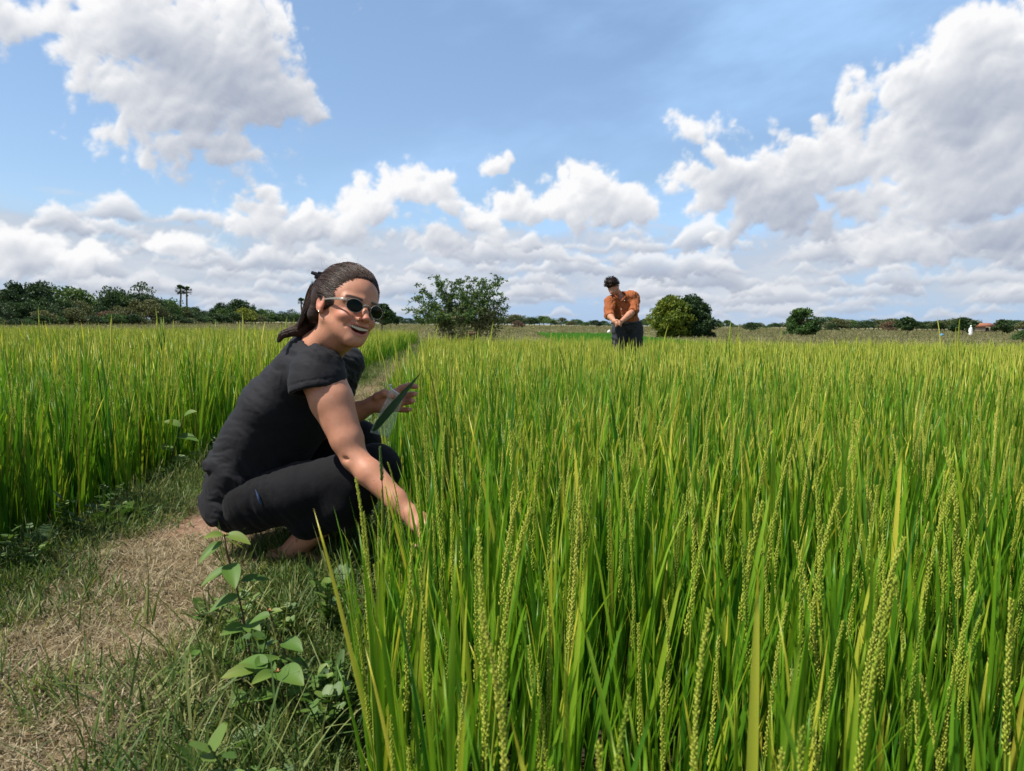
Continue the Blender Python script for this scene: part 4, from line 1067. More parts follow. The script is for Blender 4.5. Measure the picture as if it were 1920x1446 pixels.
c = t.mix(n2.outputs[0], (.26, .078, .028), (.36, .118, .045)); bsdf(t, o, c, .85, .15, bump=t.noise(geo.outputs['Position'], 26, 4, .6).outputs[0], bump_s=.6, bump_d=.02)
shirt2 = mchild('shirt', np_mesh('shirt', v, f), M_rust)
# collar, chest pocket flap, placket with buttons
def strip(name, pts, w_, mat, up_=V3((0, 0, 1)), th=.004):
    g = Geo(); V, F = tube(pts, w_, 6); V = np.array(V); g.add(V, F, 0); o = mchild(name, g.mesh(name), mat); return o
M_rust2, t, o = new_mat('rust_cotton_trim'); bsdf(t, o, (.22, .062, .022), .85, .15)
strip('collar', [Q(1153, 553, -.13), Q(1157, 559, -.17), Q(1162, 563, -.15)], [.008, .018, .006], M_rust2)
strip('collar', [Q(1176, 551, -.02), Q(1171, 559, -.12), Q(1164, 565, -.16)], [.010, .020, .006], M_rust2)
strip('placket', [Q(1164, 574, -.145), Q(1166, 588, -.16), Q(1168, 602, -.165)], [.011, .013, .013], M_rust2)
strip('chest_pocket', [Q(1172, 565, -.115), Q(1178, 565, -.10)], [.016, .016], M_rust2)
M_btn, t, o = new_mat('button_shell'); bsdf(t, o, (.75, .70, .6), .4, .4)
for (px, py, dy) in ((1171, 563.6, -.150), (1165, 580, -.17), (1167, 592, -.182)):
    g = Geo(); V, F = ico(Q(px, py, dy), (.007, .005, .007), 1); g.add(V, F, 0); mchild('button', g.mesh('button'), M_btn)
def man_trousers(p):
    d = chain(p, [Q(1172, 607, .07), Q(1180, 607, .08)], [.155, .155], .03)
    for hx, kx, ax in ((1163, 1161, 1160), (1190, 1192, 1193)):
        d = smin(d, chain(p, [Q(hx, 617, .08), Q(kx, 665, .05), V3((Q(ax, 700)[0], MY+.10, PADDY+.10))], [.125, .088, .07], .03), .02)
    return smaxd(d, p[..., 2]-Q(1178, 603)[2], .02)
lo = Q(1130, 620); lo[2] = PADDY-.02; lo[1] = MY-.2; hi = Q(1226, 592); hi[1] = MY+.36
v, f = mesh_field(man_trousers, lo, hi, .014); v = relax(v, f, 2, .4); n_ = vnormals(v, f)
v = v+n_*(fbm(v[:, 0]*12, v[:, 2]*14, 821, 4, .5, billow=True)*.014)[:, None]
M_char, t, o = new_mat('charcoal_twill'); geo = t.N.new('ShaderNodeNewGeometry'); c = t.mix(t.noise(geo.outputs['Position'], 9, 5, .7).outputs[0], (.018, .020, .024), (.05, .053, .06)); bsdf(t, o, c, .9, .2)
mchild('trousers', np_mesh('trousers', v, f), M_char)
strip('belt', [Q(1156, 604, -.06), Q(1172, 607, -.10), Q(1190, 605, -.07), Q(1203, 602, .06)], [.012, .016, .016, .012], M_clip)
# curly hair: many small curls over the skull
g = Geo(); hcn = Q(1146.5, 531.5, -.055); r2 = np.random.default_rng(5)
V, F = ico(hcn, (.088, .094, .080), 3); V = V+(V-hcn)*(.06*fbm(V[:, 0]*30, V[:, 2]*30+V[:, 1]*20, 5, 3))[:, None]*2; g.add(V, F, .3)
for i in range(420):
    d_ = r2.normal(0, 1, 3); d_ /= np.linalg.norm(d_)
    if d_[2] < -.45: continue
    if d_[1] < -.4 and d_[2] < -.5: continue
    c_0 = hcn+d_*np.array([.088, .094, .082])*r2.uniform(.95, 1.14); a = np.linspace(0, r2.uniform(3, 7), 8); R = r2.uniform(.005, .010); e1 = np.cross(d_, [0, 0, 1.]); e1 /= np.linalg.norm(e1)+1e-6; e2 = np.cross(d_, e1)
    V, F = tube(c_0+(np.cos(a)[:, None]*e1+np.sin(a)[:, None]*e2)*R+d_*(a[:, None]*.003), .0035, 3); g.add(V, F, r2.uniform(.1, .8))
mchild('hair', g.mesh('hair'), M_hair)
g = Geo(); V, F = tube([Q(1149, 600, -.36), Q(1152, 599, -.40), Q(1155, 602, -.42)], .006, 6); g.add(V, F, 0)
M_brace, t, o = new_mat('pale_bracelet'); bsdf(t, o, (.6, .6, .6), .4, .4); mchild('bracelet', g.mesh('bracelet'), M_brace)
# the green blade between the fingers
V, F, q_ = blade(Q(1156, 606, -.46), math.pi, .9, .20, .016, .9, 8, .25); g = Geo(); g.add(V, F, .35)
V, F, q_ = blade(Q(1152, 603, -.46), math.pi*.9, 1.1, .14, .012, .6, 8, .25); g.add(V, F, .45)
tag(link('held_leaf', g.mesh('held_leaf'), M_leaf), 'green rice leaf held between the fingers of the orange-shirted person', 'leaf')
# ------------------------------------------------------------------ trees and bushes
def tree_leaf_mat(name, dark, light, yellow, trans=.25):
    return leaf_mat(name, dark, light, yellow, trans, .55, .30, .3)
M_bark, t, o = new_mat('bark'); geo = t.N.new('ShaderNodeNewGeometry'); n1 = t.noise(geo.outputs['Position'], 6, 6, .65)
bsdf(t, o, t.ramp(n1.outputs[0], [(.3, (.05, .04, .03)), (.7, (.16, .13, .10))]), .9, .2, bump=n1.outputs[0], bump_s=.6, bump_d=.05)
M_tdark = tree_leaf_mat('dark_foliage', (.010, .028, .008), (.026, .062, .016), (.075, .11, .030))
M_tmid = tree_leaf_mat('mid_foliage', (.022, .058, .012), (.060, .130, .028), (.17, .20, .05))
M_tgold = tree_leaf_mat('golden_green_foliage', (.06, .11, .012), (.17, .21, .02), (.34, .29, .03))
M_tolive = tree_leaf_mat('olive_foliage', (.05, .065, .024), (.11, .125, .045), (.20, .19, .09))
M_tbrown = tree_leaf_mat('brown_foliage', (.08, .055, .035), (.15, .10, .06), (.24, .17, .10))
class Quads:
    def __init__(s): s.c = []; s.t = []
    def leaves(s, P, size, tint, r, flat=.0, aspect=.55):
        n = len(P); d = r.normal(0, 1, (n, 3)); d[:, 2] *= (1-flat); d[:, 2] += flat*.2; d /= np.linalg.norm(d, axis=1, keepdims=True)+1e-9
        e = r.normal(0, 1, (n, 3)); e -= d*(e*d).sum(1, keepdims=True); e /= np.linalg.norm(e, axis=1, keepdims=True)+1e-9
        size = np.broadcast_to(size, (n,))[:, None]
        # a leaf cluster: pointed diamond, slightly folded
        nn = np.cross(d, e)
        q = np.stack([P-d*size, P+e*size*aspect+nn*size*.15, P+d*size, P-e*size*aspect+nn*size*.15], 1); s.c.append(q); s.t.append(np.repeat(np.broadcast_to(tint, (n,)), 4))
    def geo(s, g):
        q = np.concatenate(s.c).reshape(-1, 3); n = len(q)//4; f = np.arange(n*4).reshape(-1, 4)
        g.add(q, tri(f), np.concatenate(s.t))
def limb(g, a, b, ra, rb, r, n=5, wob=.06, sides=6):
    a = np.asarray(a, float); b = np.asarray(b, float); L = np.linalg.norm(b-a); s = np.linspace(0, 1, n)[:, None]
    P = a+(b-a)*s; P[1:-1] += r.normal(0, wob*L, (n-2, 3)); V, F = tube(P, np.linspace(ra, rb, n), sides); g.add(V, F, 0); return P
def build_tree(seed, H=6., W=6., trunk_h=.22, nclump=38, per=70, leaf=.16, shape=1.0, gap=.0, low=.18, clump_r=.16, top_flat=.0, elmin=-.35):
    """unit-free tree: trunk + limbs as one mesh, crown of leaf clusters in uneven clumps as another"""
    r = np.random.default_rng(seed); gt = Geo(); Qd = Quads()
    top = np.array([r.normal(0, .03*W), r.normal(0, .03*W), H*.55]); tp = limb(gt, (0, 0, -.05*H), top, H*.028, H*.012, r, 6, .03, 8)
    cl = []
    for i in range(nclump):
        a = r.uniform(0, 2*math.pi); el_ = r.uniform(elmin, 1.0); rr = r.uniform(.45, 1.0)**.6
        z = low+(1-low)*(.5+.5*el_*(.96-top_flat*.3)); wz = math.sqrt(max(.05, 1-((z-low)/(1-low)*2-1+.25)**2*shape*.85))
        c = np.array([math.cos(a)*W*.5*wz*rr*.86, math.sin(a)*W*.5*wz*rr*.86, z*H*.93])
        c += r.normal(0, .03*W, 3); c[2] = min(max(c[2], low*H), H)
        cl.append(c)
    for i, c in enumerate(cl):
        b0 = tp[min(5, 2+int(4*(c[2]/H)))] if c[2] > trunk_h*H else tp[2]
        limb(gt, b0, c, H*.009, H*.0025, r, 4, .05, 4)
        R = clump_r*min(W, H)*r.uniform(.6, 1.25); n = int(per*r.uniform(.6, 1.3)*(1-gap*r.random()))
        u = r.normal(0, 1, (n, 3)); u /= np.linalg.norm(u, axis=1, keepdims=True); P = c+u*(R*r.uniform(.35, 1.0, n)**.5)[:, None]*[1.15, 1.15, .72]
        P = P[P[:, 2] > .02*H]
        Qd.leaves(P, leaf*r.uniform(.6, 1.25, len(P)), np.clip(r.normal(.32+.22*r.random(), .16, len(P)), 0, 1), r)
    gl = Geo(); Qd.geo(gl); return gt, gl
def tree(name, seed, loc, mat, label, cat='tree', group=None, **kw):
    gt, gl = build_tree(seed, **kw)
    e = empty(name, loc); tag(e, label, cat, group); link('trunk', gt.mesh('trunk'), M_bark, e); link('crown', gl.mesh('crown', False), mat, e); return e
def gpt(px, Y, z=None):
    p = at(px, 700, Y); return (p.x, Y, float(ground_z(p.x, Y)) if Y < 118 else -.06)
# scattered bush with arching boughs at the far end of the path: an open feathery tree and a dense shrub under it
r = np.random.default_rng(11); YB = 30.; m_ = YB/FPX
gt = Geo(); Qd = Quads(); base = np.array([at(862, 700, YB).x, YB, -.05])
def bp(px, py, dY=0): return V3(at(px, py, YB+dY))
tips = [(775,556,.5),(768,580,-.3),(790,540,.2),(815,517,0),(822,533,.6),(800,566,-.5),(845,528,-.2),(862,524,.4),(885,522,0),(905,524,-.5),(925,527,.5),(941,518,0),(930,548,-.3),(947,560,.2),(900,545,.6),(870,550,-.6),(840,556,.4),(952,577,0),(785,598,.1),(910,575,-.4),(935,590,.4),(820,590,-.7),(850,575,.9),(880,585,-.9),(785,585,.6)]
for (px, py, dY) in tips:
    tip = bp(px, py, dY*1.6); b0 = base+[r.normal(0, .12), r.normal(0, .12), .35]
    midp = (b0+tip)/2+np.array([0, 0, .28]); n = 12; s = np.linspace(0, 1, n)[:, None]; P = b0*(1-s)**2+2*midp*s*(1-s)+tip*s**2
    V, F = tube(P, np.linspace(.035, .006, n), 5); gt.add(V, F, 0)
    for k in np.linspace(.38, 1, 15):
        c = b0*(1-k)**2+2*midp*k*(1-k)+tip*k**2+r.normal(0, .05, 3)
        for j in range(2):      # twigs carrying feathery leaves
            d_ = r.normal(0, 1, 3); d_[2] = d_[2]*.35-.1; d_ /= np.linalg.norm(d_); L = r.uniform(.16, .42)
            limb(gt, c, c+d_*L, .006, .002, r, 3, .03, 3)
            nl = 12; kk = r.uniform(.15, 1, nl)[:, None]; Qd.leaves(c+d_*L*kk+r.normal(0, .045, (nl, 3)), r.uniform(.045, .085, nl), np.clip(r.normal(.42, .16, nl), 0, 1), r, aspect=.42)
gl = Geo(); Qd.geo(gl)
e = empty('tree', tuple(base)); tag(e, 'open feathery tree with arching boughs at the far end of the path', 'tree')
for nm, g_, mt in (('trunk', gt, M_bark), ('crown', gl, M_tmid)):
    o = link(nm, g_.mesh(nm, False), mt); o.parent = e; o.matrix_parent_inverse = Matrix.Translation(-e.location)
Qd = Quads(); gt = Geo(); r = np.random.default_rng(12)
for i in range(64):
    px = r.uniform(826, 938); t_ = (px-882)/60; ymx = 572+26*t_*t_-8*math.sin(px*.11); py = r.uniform(ymx, 625)
    c = bp(px, py, r.uniform(-1.0, .9)); limb(gt, base+[r.normal(0, .3), r.normal(0, .3), 0], c, .015, .004, r, 4, .05, 3)
    n = 85; u = r.normal(0, 1, (n, 3))*.15; Qd.leaves(c+u, r.uniform(.028, .055, n), np.clip(r.normal(.38, .2, n), 0, 1), r)
gl = Geo(); Qd.geo(gl); gl2 = gl
e = empty('shrub', (base[0]+.3, YB-.3, -.05)); tag(e, 'dense olive shrub tangled under the feathery tree at the end of the path', 'shrub')
for nm, g_, mt in (('stems', gt, M_bark), ('foliage', gl, M_tolive)):
    o = link(nm, g_.mesh(nm, False), mt); o.parent = e; o.matrix_parent_inverse = Matrix.Translation(-e.location)
Qd = Quads(); gt = Geo()
for i in range(16):
    c = bp(r.uniform(862, 885)-12*r.random(), r.uniform(618, 632), -1.6+r.normal(0, .2)); limb(gt, c+[r.normal(0, .3), 0, -.15], c, .01, .004, r, 3, .05, 3)
    Qd.leaves(c+r.normal(0, .10, (50, 3)), r.uniform(.03, .05, 50), np.clip(r.normal(.6, .2, 50), 0, 1), r)
gl = Geo(); Qd.geo(gl); e = empty('shrub', tuple(bp(868, 632, -1.6))); tag(e, 'small pale dry shrub where the path meets the dense olive shrub', 'shrub')
for nm, g_, mt in (('stems', gt, M_bark), ('foliage', gl, M_tolive)):
    o = link(nm, g_.mesh(nm, False), mt); o.parent = e; o.matrix_parent_inverse = Matrix.Translation(-e.location)
# fallen reddish branch at the shrub's foot
g = Geo(); limb(g, bp(865, 627, -1.7), bp(893, 624, -1.8), .03, .018, r, 5, .03, 6)
M_red, t, o = new_mat('debarked_wood'); bsdf(t, o, (.36, .20, .14), .8, .2)
tag(link('fallen_branch', g.mesh('fallen_branch'), M_red), 'bare reddish branch lying at the foot of the olive shrub', 'branch')
YT = 46.
def px2(w): return w*YT/FPX
tree('tree', 21, gpt(1256, YT), M_tgold, 'round tree coloured a sunlit yellow-green behind the person in the orange shirt', H=px2(80), W=px2(80), nclump=95, per=200, leaf=.085, low=.05, clump_r=.16, elmin=-1)  # the pair's sunlit left and dark right are put into the foliage colours
tree('tree', 22, gpt(1294, YT+.6), M_tdark, 'dark green bushy tree grown against the yellow-green one', H=px2(76), W=px2(98), nclump=100, per=200, leaf=.085, low=.02, clump_r=.16, elmin=-1)
YT = 62.
tree('tree', 23, gpt(1499, YT), M_tmid, 'lone round tree with creeper strands over its crown, right of the middle', H=px2(54), W=px2(62), nclump=46, per=130, leaf=.11, elmin=-.9, low=.03, clump_r=.16)
YT = 80.
tree('tree', 24, gpt(1697, YT), M_tdark, 'domed dark bush-like tree left of the white-clad figure', H=px2(36), W=px2(40), nclump=26, per=110, leaf=.16, low=.05, clump_r=.2)
YT = 85.
tree('tree', 25, gpt(1800, YT), M_tdark, 'dark rounded tree right behind the white-clad figure', H=px2(32), W=px2(50), nclump=28, per=110, leaf=.16, low=.03, clump_r=.2)
tree('tree', 26, gpt(1874, YT+6), M_tdark, 'dark rounded tree near the right edge of the far field', H=px2(30), W=px2(34), nclump=24, per=110, leaf=.16, low=.03, clump_r=.2)
YT = 60.
tree('tree', 27, gpt(716, YT), M_tdark, 'dark leaning tree just behind the crouching person\'s face', H=px2(54), W=px2(44), nclump=34, per=120, leaf=.12, low=.30, clump_r=.18)
YT = 75.
tree('tree', 28, gpt(733, YT), M_tdark, 'low dark tree beside the leaning one left of the path\'s end', H=px2(30), W=px2(36), nclump=20, per=100, leaf=.14, low=.05, clump_r=.2)
# ---- tree line on the left: nearer at the picture's edge, running away to the right
protoD = []
for k, (tf, lo_, ga) in enumerate(((0, .25, .2), (.5, .35, .3), (0, .08, .1), (.8, .45, .45), (0, .15, .2), (.3, .3, .5))):
    gt, gl = build_tree(60+k, H=8., W=[8.5, 10., 9.5, 9., 7., 8.][k], nclump=[44, 40, 48, 32, 38, 28][k], per=62, leaf=.30, low=0.0, clump_r=.17, gap=ga, top_flat=tf)
    protoD.append((gt.mesh('trunk'), gl.mesh('crown', False)))
def far_tree(k, loc, sc, rz, mat, label, group=None, cat='tree', name='tree', wz=1.0):
    e = empty(name, loc, rz); e.scale = (sc*wz, sc*wz, sc); tag(e, label, cat, group)
    for nm, m_i in (('trunk', 0), ('crown', 1)):
        o = link(nm, protoD[k][m_i], None, e)
        if not protoD[k][m_i].materials: protoD[k][m_i].materials.append(M_bark if m_i == 0 else M_tdark)
        if m_i == 1 and mat is not None:
            o.material_slots[0].link = 'OBJECT'; o.material_slots[0].material = mat
    return e
r = np.random.default_rng(77)
prof = [(0, 75), (30, 66), (60, 76), (85, 78), (110, 66), (150, 70), (180, 55), (215, 70), (240, 52), (268, 76), (300, 56), (330, 50), (360, 44), (390, 32), (420, 38), (450, 46), (490, 36), (530, 34), (560, 34), (600, 32)]
GL = 'trees of the dense tree line on the left horizon'
for (px, top, wd_, k_, mt, lb) in ((20, 70, 1.0, 0, M_tdark, 'dark broad tree at the left frame edge in the tree line'), (33, 82, .8, 4, M_tdark, 'tall narrow-domed tree, first high crown from the left edge'), (78, 84, .9, 1, M_tdark, 'tall round-topped tree, second high crown from the left edge'), (135, 74, 1.15, 1, M_tmid, 'wide spreading olive crown in the left tree line, third from the edge'), (205, 74, .75, 5, M_tdark, 'flat-topped open tree left of the uneven tall one in the tree line'), (222, 78, .7, 3, M_tdark, 'round open crown touching the flat-topped open tree in the tree line'),
                                   (272, 82, .8, 5, M_tdark, 'uneven tall tree standing highest midway along the left tree line'), (322, 56, .9, 3, M_tmid, 'tree directly left of the pair of sugar palms'), (450, 48, 1.1, 2, M_tdark, 'big dark dome right of the sugar palms in the left tree line'), (415, 42, .7, 0, M_tdark, 'small round crown just left of the big dark dome')):
    Y = np.interp(px, [-40, 300, 640], [70, 120, 230])+8; far_tree(k_, gpt(px, Y), top*Y/FPX/8, px*.7, mt, lb, wz=wd_)
px = -40
LBT = 'dark leafy tree in the dense tree line along the left horizon'
while px < 640:
    Y = np.interp(px, [-40, 300, 640], [70, 120, 230])
    for row in range(2):
        yy = Y+row*9+r.normal(0, 2); hp_ = np.interp(px, [a for a, b_ in prof], [b_ for a, b_ in prof])*(.86 if row else .66)*r.uniform(.82, 1.08)
        H = hp_*yy/FPX; mt = [M_tdark, M_tdark, M_tmid, M_tdark, M_tolive][r.integers(5)] if not row else [M_tdark, M_tmid, M_tdark][r.integers(3)]
        far_tree(int(r.integers(6)), gpt(px+r.normal(0, 5), yy), H/8., r.uniform(0, 6.28), mt, LBT, GL, wz=1.0)
    yy = Y-6+r.normal(0, 2); far_tree([2, 0, 4][r.integers(3)], gpt(px+r.normal(0, 6), yy), r.uniform(13, 24)*yy/FPX/8, r.uniform(0, 6.28), [M_tdark, M_tmid, M_tolive, M_tdark][r.integers(4)], 'low dark bush along the foot of the left tree line', 'bushes at the foot of the left tree line', 'bush', 'bush', 2.0)
    px += r.uniform(13, 19)
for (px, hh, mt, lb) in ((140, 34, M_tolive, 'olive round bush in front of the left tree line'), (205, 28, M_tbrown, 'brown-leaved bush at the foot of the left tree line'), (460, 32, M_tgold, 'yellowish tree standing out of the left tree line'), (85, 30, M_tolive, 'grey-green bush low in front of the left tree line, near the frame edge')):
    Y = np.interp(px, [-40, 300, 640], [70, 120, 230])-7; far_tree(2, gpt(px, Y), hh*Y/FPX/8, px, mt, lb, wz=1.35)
# ---- the low line of trees along the rest of the horizon
GR = 'low far trees along the right and middle horizon'
px = 640
while px < 2010:
    Y = 260+r.uniform(-25, 25); hh = 13+5*math.sin(px*.021)+r.uniform(-3, 6)
    if px > 1500: Y = 190+r.uniform(-15, 15); hh = 19+3*math.sin(px*.05)+r.uniform(-3, 5)
    mt = [M_tdark, M_tdark, M_tmid, M_tolive][r.integers(4)]
    far_tree(int(r.integers(6)), gpt(px, Y), hh*Y/FPX/8., r.uniform(0, 6.28), mt, 'small dark tree in the low line along the middle and right horizon', GR, wz=1.7 if px < 1500 else 2.0)
    px += r.uniform(7, 11)
for (px, Y, hh, mt, lb) in ((970, 110, 17, M_tbrown, 'round brownish bush right of the feathery tree'), (1662, 120, 22, M_tbrown, 'brownish tree in the right tree line, left of the domed one'), (1404, 95, 20, M_tdark, 'thin dark tree between the paired trees and the lone round tree'), (1915, 40, 26, M_tmid, 'green bush cut by the right edge of the picture'), (1556, 110, 18, M_tdark, 'small dark tree just right of the lone round tree')):
    far_tree(2, gpt(px, Y), hh*Y/FPX/8, px, mt, lb, wz=1.3)
# ---- sugar palms above the left tree line
def palm(loc, H, R, seed, label):
    r = np.random.default_rng(seed); gt = Geo(); limb(gt, (0, 0, -1), (r.normal(0, .2), 0, H-R*.5), .30, .20, r, 6, .01, 8)
    gl = Geo(); top = np.array([0, 0, H-R*.8])
    for i in range(70):
        d_ = r.normal(0, 1, 3); d_[2] = abs(d_[2])*1.1-.55; d_ /= np.linalg.norm(d_); c = top+d_*R*.55
        e1 = np.cross(d_, [0, 0, 1.]); e1 /= np.linalg.norm(e1)+1e-6; n = 9; a = np.linspace(-1.1, 1.1, n)
        for j in range(n):   # fan of stiff fingers
            dd = d_*math.cos(a[j])+e1*math.sin(a[j]); s_ = np.cross(dd, np.cross(d_, e1)); L = R*.45; V = np.array([c-s_*.03, c+s_*.03, c+dd*L*.7+s_*.06, c+dd*L, c+dd*L*.7-s_*.06]); gl.add(V, np.array([[0, 1, 2], [0, 2, 4], [4, 2, 3]]), .2+.2*r.random())
    e = empty('sugar_palm', loc); tag(e, label, 'palm tree'); link('trunk', gt.mesh('trunk'), M_bark, e); link('crown', gl.mesh('crown', False), M_tdark, e)
for (px, Y, top_y, Rp, lb) in ((342, 190, 535, 11, 'left sugar palm of the pair rising above the left tree line'), (355, 190, 538, 10.5, 'right sugar palm of the pair rising above the left tree line'), (567, 205, 559, 8.5, 'single small palm crown just behind the crouching person\'s hair')):
    base = gpt(px, Y); H = at(px, top_y, Y).z+.06; palm(base, H, Rp*Y/FPX, int(px), lb)
# ---- small far things on the right: a house roof, a white-clad figure, a blue thing, a white sack
YH = 150.; p0 = gpt(1838, YH); g = Geo(); wd, dp, hh = 1.7, 1.6, 1.3
hs = empty('farmhouse', p0, .3); hs.scale = (1, 1, .8); tag(hs, 'distant farmhouse with orange roof half hidden in the right tree line', 'house')
def box(cx, cy, cz, sx, sy, sz):
    V = np.array([[x, y, z] for x in (-.5, .5) for y in (-.5, .5) for z in (-.5, .5)])*[sx, sy, sz]+[cx, cy, cz]
    return V, tri(np.array([[0, 1, 3, 2], [4, 6, 7, 5], [0, 4, 5, 1], [2, 3, 7, 6], [0, 2, 6, 4], [1, 5, 7, 3]]))
M_wall, t, o = new_mat('weathered_boards'); bsdf(t, o, (.30, .24, .18), .9, .2)
M_roof, t, o = new_mat('orange_tiles'); bsdf(t, o, (.30, .12, .07), .8, .2)
M_dk, t, o = new_mat('dark_opening'); bsdf(t, o, (.02, .02, .02), .8, .2)
V, F = box(0, 0, .75, wd*2, dp*2, 1.6); g.add(V, F, 0); link('wall', g.mesh('wall', False), M_wall, hs)
g = Geo(); V = np.array([[-wd-.4, -dp-.4, 1.55], [wd+.4, -dp-.4, 1.55], [wd+.4, dp+.4, 1.55], [-wd-.4, dp+.4, 1.55], [-wd-.3, 0, 2.5], [wd+.3, 0, 2.5]]); g.add(V, np.array([[0, 1, 5], [0, 5, 4], [2, 3, 4], [2, 4, 5], [1, 2, 5], [3, 0, 4], [0, 3, 2], [0, 2, 1]]), 0); link('roof', g.mesh('roof', False), M_roof, hs)
g = Geo(); V, F = box(-.8, -dp-.02, .75, .8, .05, 1.3); g.add(V, F, 0); link('door', g.mesh('door', False), M_dk, hs)
YF = 70.; p0 = gpt(1815, YF)
def wf(p):
    k = lambda x, z, y=0: np.array([p0[0]+x, p0[1]+y, p0[2]+z])
    d = chain(p, [k(0, .25), k(0, .55), k(.01, .78)], [.15, .13, .12], .03); d = smin(d, ell(p, k(0, 1.0), (.075, .08, .095)), .03)
    d = smin(d, chain(p, [k(-.13, .75), k(-.17, .50), k(-.10, .35, -.1)], [.05, .045, .035], .02), .03); d = smin(d, chain(p, [k(.13, .75), k(.17, .50), k(.10, .35, -.1)], [.05, .045, .035], .02), .03)
    return d
v, f = mesh_field(wf, np.array(p0)-[.35, .35, .05], np.array(p0)+[.35, .35, 1.2], .03)
M_white, t, o = new_mat('white_cotton'); bsdf(t, o, (.8, .8, .8), .8, .2)
M_hat = M_white
tag(link('person', np_mesh('person', v, f), M_white), 'tiny distant figure all in white low in the field at far right', 'person')
p0b = gpt(1761, 72.); g = Geo(); V, F = ico((0, 0, .12), (.20, .14, .16), 2); V[:, 2] += .03*np.sin(V[:, 0]*14); g.add(V, F, 0)
V, F = ico((.05, 0, .26), (.05, .05, .06), 1); g.add(V, F, 0)
M_blue, t, o = new_mat('blue_sacking'); bsdf(t, o, (.08, .30, .50), .7, .2)
o = link('sack', g.mesh('sack'), M_blue); o.location = p0b; tag(o, 'small bright blue bundle left of the white-clad figure in the far field', 'sack')
p0c = gpt(1140, 60.); o = link('sack', g.mesh('sack').copy(), None); o.data.materials.clear(); o.data.materials.append(M_white); o.location = (p0c[0], p0c[1], p0c[2]+.12); o.scale = (.7, .7, .8); tag(o, 'tiny white sack in the far field left of the orange-shirted person', 'sack')
# ------------------------------------------------------------------ ground cover: turf and straw on the bund, rough growth in the far fields
M_straw = leaf_mat('dry_grass', (.10, .085, .045), (.29, .235, .135), (.50, .43, .29), .25, .7, .5, .2)
M_turf = leaf_mat('green_turf', (.028, .068, .012), (.095, .160, .030), (.30, .29, .11), .3, .55, .5, .25)
M_weed = leaf_mat('weed_leaf', (.024, .062, .012), (.080, .155, .026), (.18, .25, .05), .3, .5, .3, .35)
M_far = leaf_mat('rough_field_growth', (.085, .10, .035), (.18, .19, .085), (.30, .24, .16), .3, .7, .5, .1)
M_young = leaf_mat('young_rice', (.03, .15, .01), (.07, .26, .015), (.12, .30, .03), .4, .5, .3, .3)
r = np.random.default_rng(99)
def tuft(n, L, wd, lean_mu, curve, mat, spread, tint=(.45, .2), segs=4):
    g = Geo()
    for i in range(n):
        a = r.random()*6.283; R = spread*math.sqrt(r.random()); b0 = (R*math.cos(a), R*math.sin(a), -.004)
        V, F, q = blade(b0, r.random()*6.283, abs(r.normal(lean_mu, .35)), L*r.uniform(.5, 1.2), wd*r.uniform(.6, 1.3), r.normal(curve, .6), segs, 0, 0, r.normal(0, 1)); g.add(V, F, np.clip(r.normal(*tint), 0, 1))
    m_ = g.mesh('tuft'); m_.materials.append(mat); return m_
def broad_weed(n, L, mat, tint=(.5, .15)):
    """low herb: small oval leaves on thin stems"""
    g = Geo()
    for i in range(n):
        a = r.random()*6.283; L_ = L*r.uniform(.4, 1.2); ln = r.uniform(.2, .9); P = [[0, 0, 0]]
        for k in (1, 2, 3): P.append([math.cos(a)*math.sin(ln)*L_*k/3, math.sin(a)*math.sin(ln)*L_*k/3, math.cos(ln)*L_*k/3])
        V, F = tube(P, .0012, 3); g.add(V, F, .3)
        for k in range(7):
            s = r.uniform(.25, 1)*3; i0 = min(int(s), 2); b0 = np.array(P[i0])+(np.array(P[i0+1])-P[i0])*(s-i0)
            V, F, q = blade(b0, r.random()*6.283, r.uniform(.8, 1.5), r.uniform(.014, .034), r.uniform(.010, .018), .3, 4, .15, 0, 0, .75); g.add(V, F, np.clip(r.normal(*tint), 0, 1))
    m_ = g.mesh('herb'); m_.materials.append(mat); return m_
def fern_weed(mat):
    """feathery leaf: midrib with paired narrow leaflets"""
    g = Geo()
    for i in range(5):
        a = r.random()*6.283; L = r.uniform(.07, .14); ln = r.uniform(.5, 1.2); n = 14
        d_ = np.array([math.cos(a)*math.sin(ln), math.sin(a)*math.sin(ln), math.cos(ln)]); P = np.array([d_*L*k for k in np.linspace(0, 1, 4)]); P[:, 2] -= np.linspace(0, 1, 4)**2*L*.35
        V, F = tube(P, .0008, 3); g.add(V, F, .3); sd = np.cross(d_, [0, 0, 1.]); sd /= np.linalg.norm(sd)
        for k in range(n):
            s = .25+.75*k/n; c = d_*L*s; c = c-np.array([0, 0, s*s*L*.35]); w_ = .016*math.sin(.5+2.4*k/n)
            for q in (-1, 1):
                e_ = c+sd*q*w_+d_*.004; h = d_*.0016; g.add(np.array([c-h, c+h, e_+h, e_-h]), np.array([[0, 1, 2], [0, 2, 3]]), .3+.2*r.random())
    m_ = g.mesh('fern_leaf'); m_.materials.append(mat); return m_
cS = variant_collection('straw_tufts', [tuft(26, .035, .0016, 1.25, .8, M_straw, .045, (.5, .25), 3) for k in range(6)])
cT = variant_collection('turf_tufts', [tuft(22, .055, .0022, .9, .7, M_turf, .04, (.5, .25), 3) for k in range(6)])
cG = variant_collection('long_grass', [tuft(12, .15, .0032, .55, .8, M_turf, .025, (.6, .25), 6) for k in range(5)])
cW = variant_collection('herbs', [broad_weed(7, .11, M_weed) for k in range(4)]+[fern_weed(M_weed) for k in range(4)])
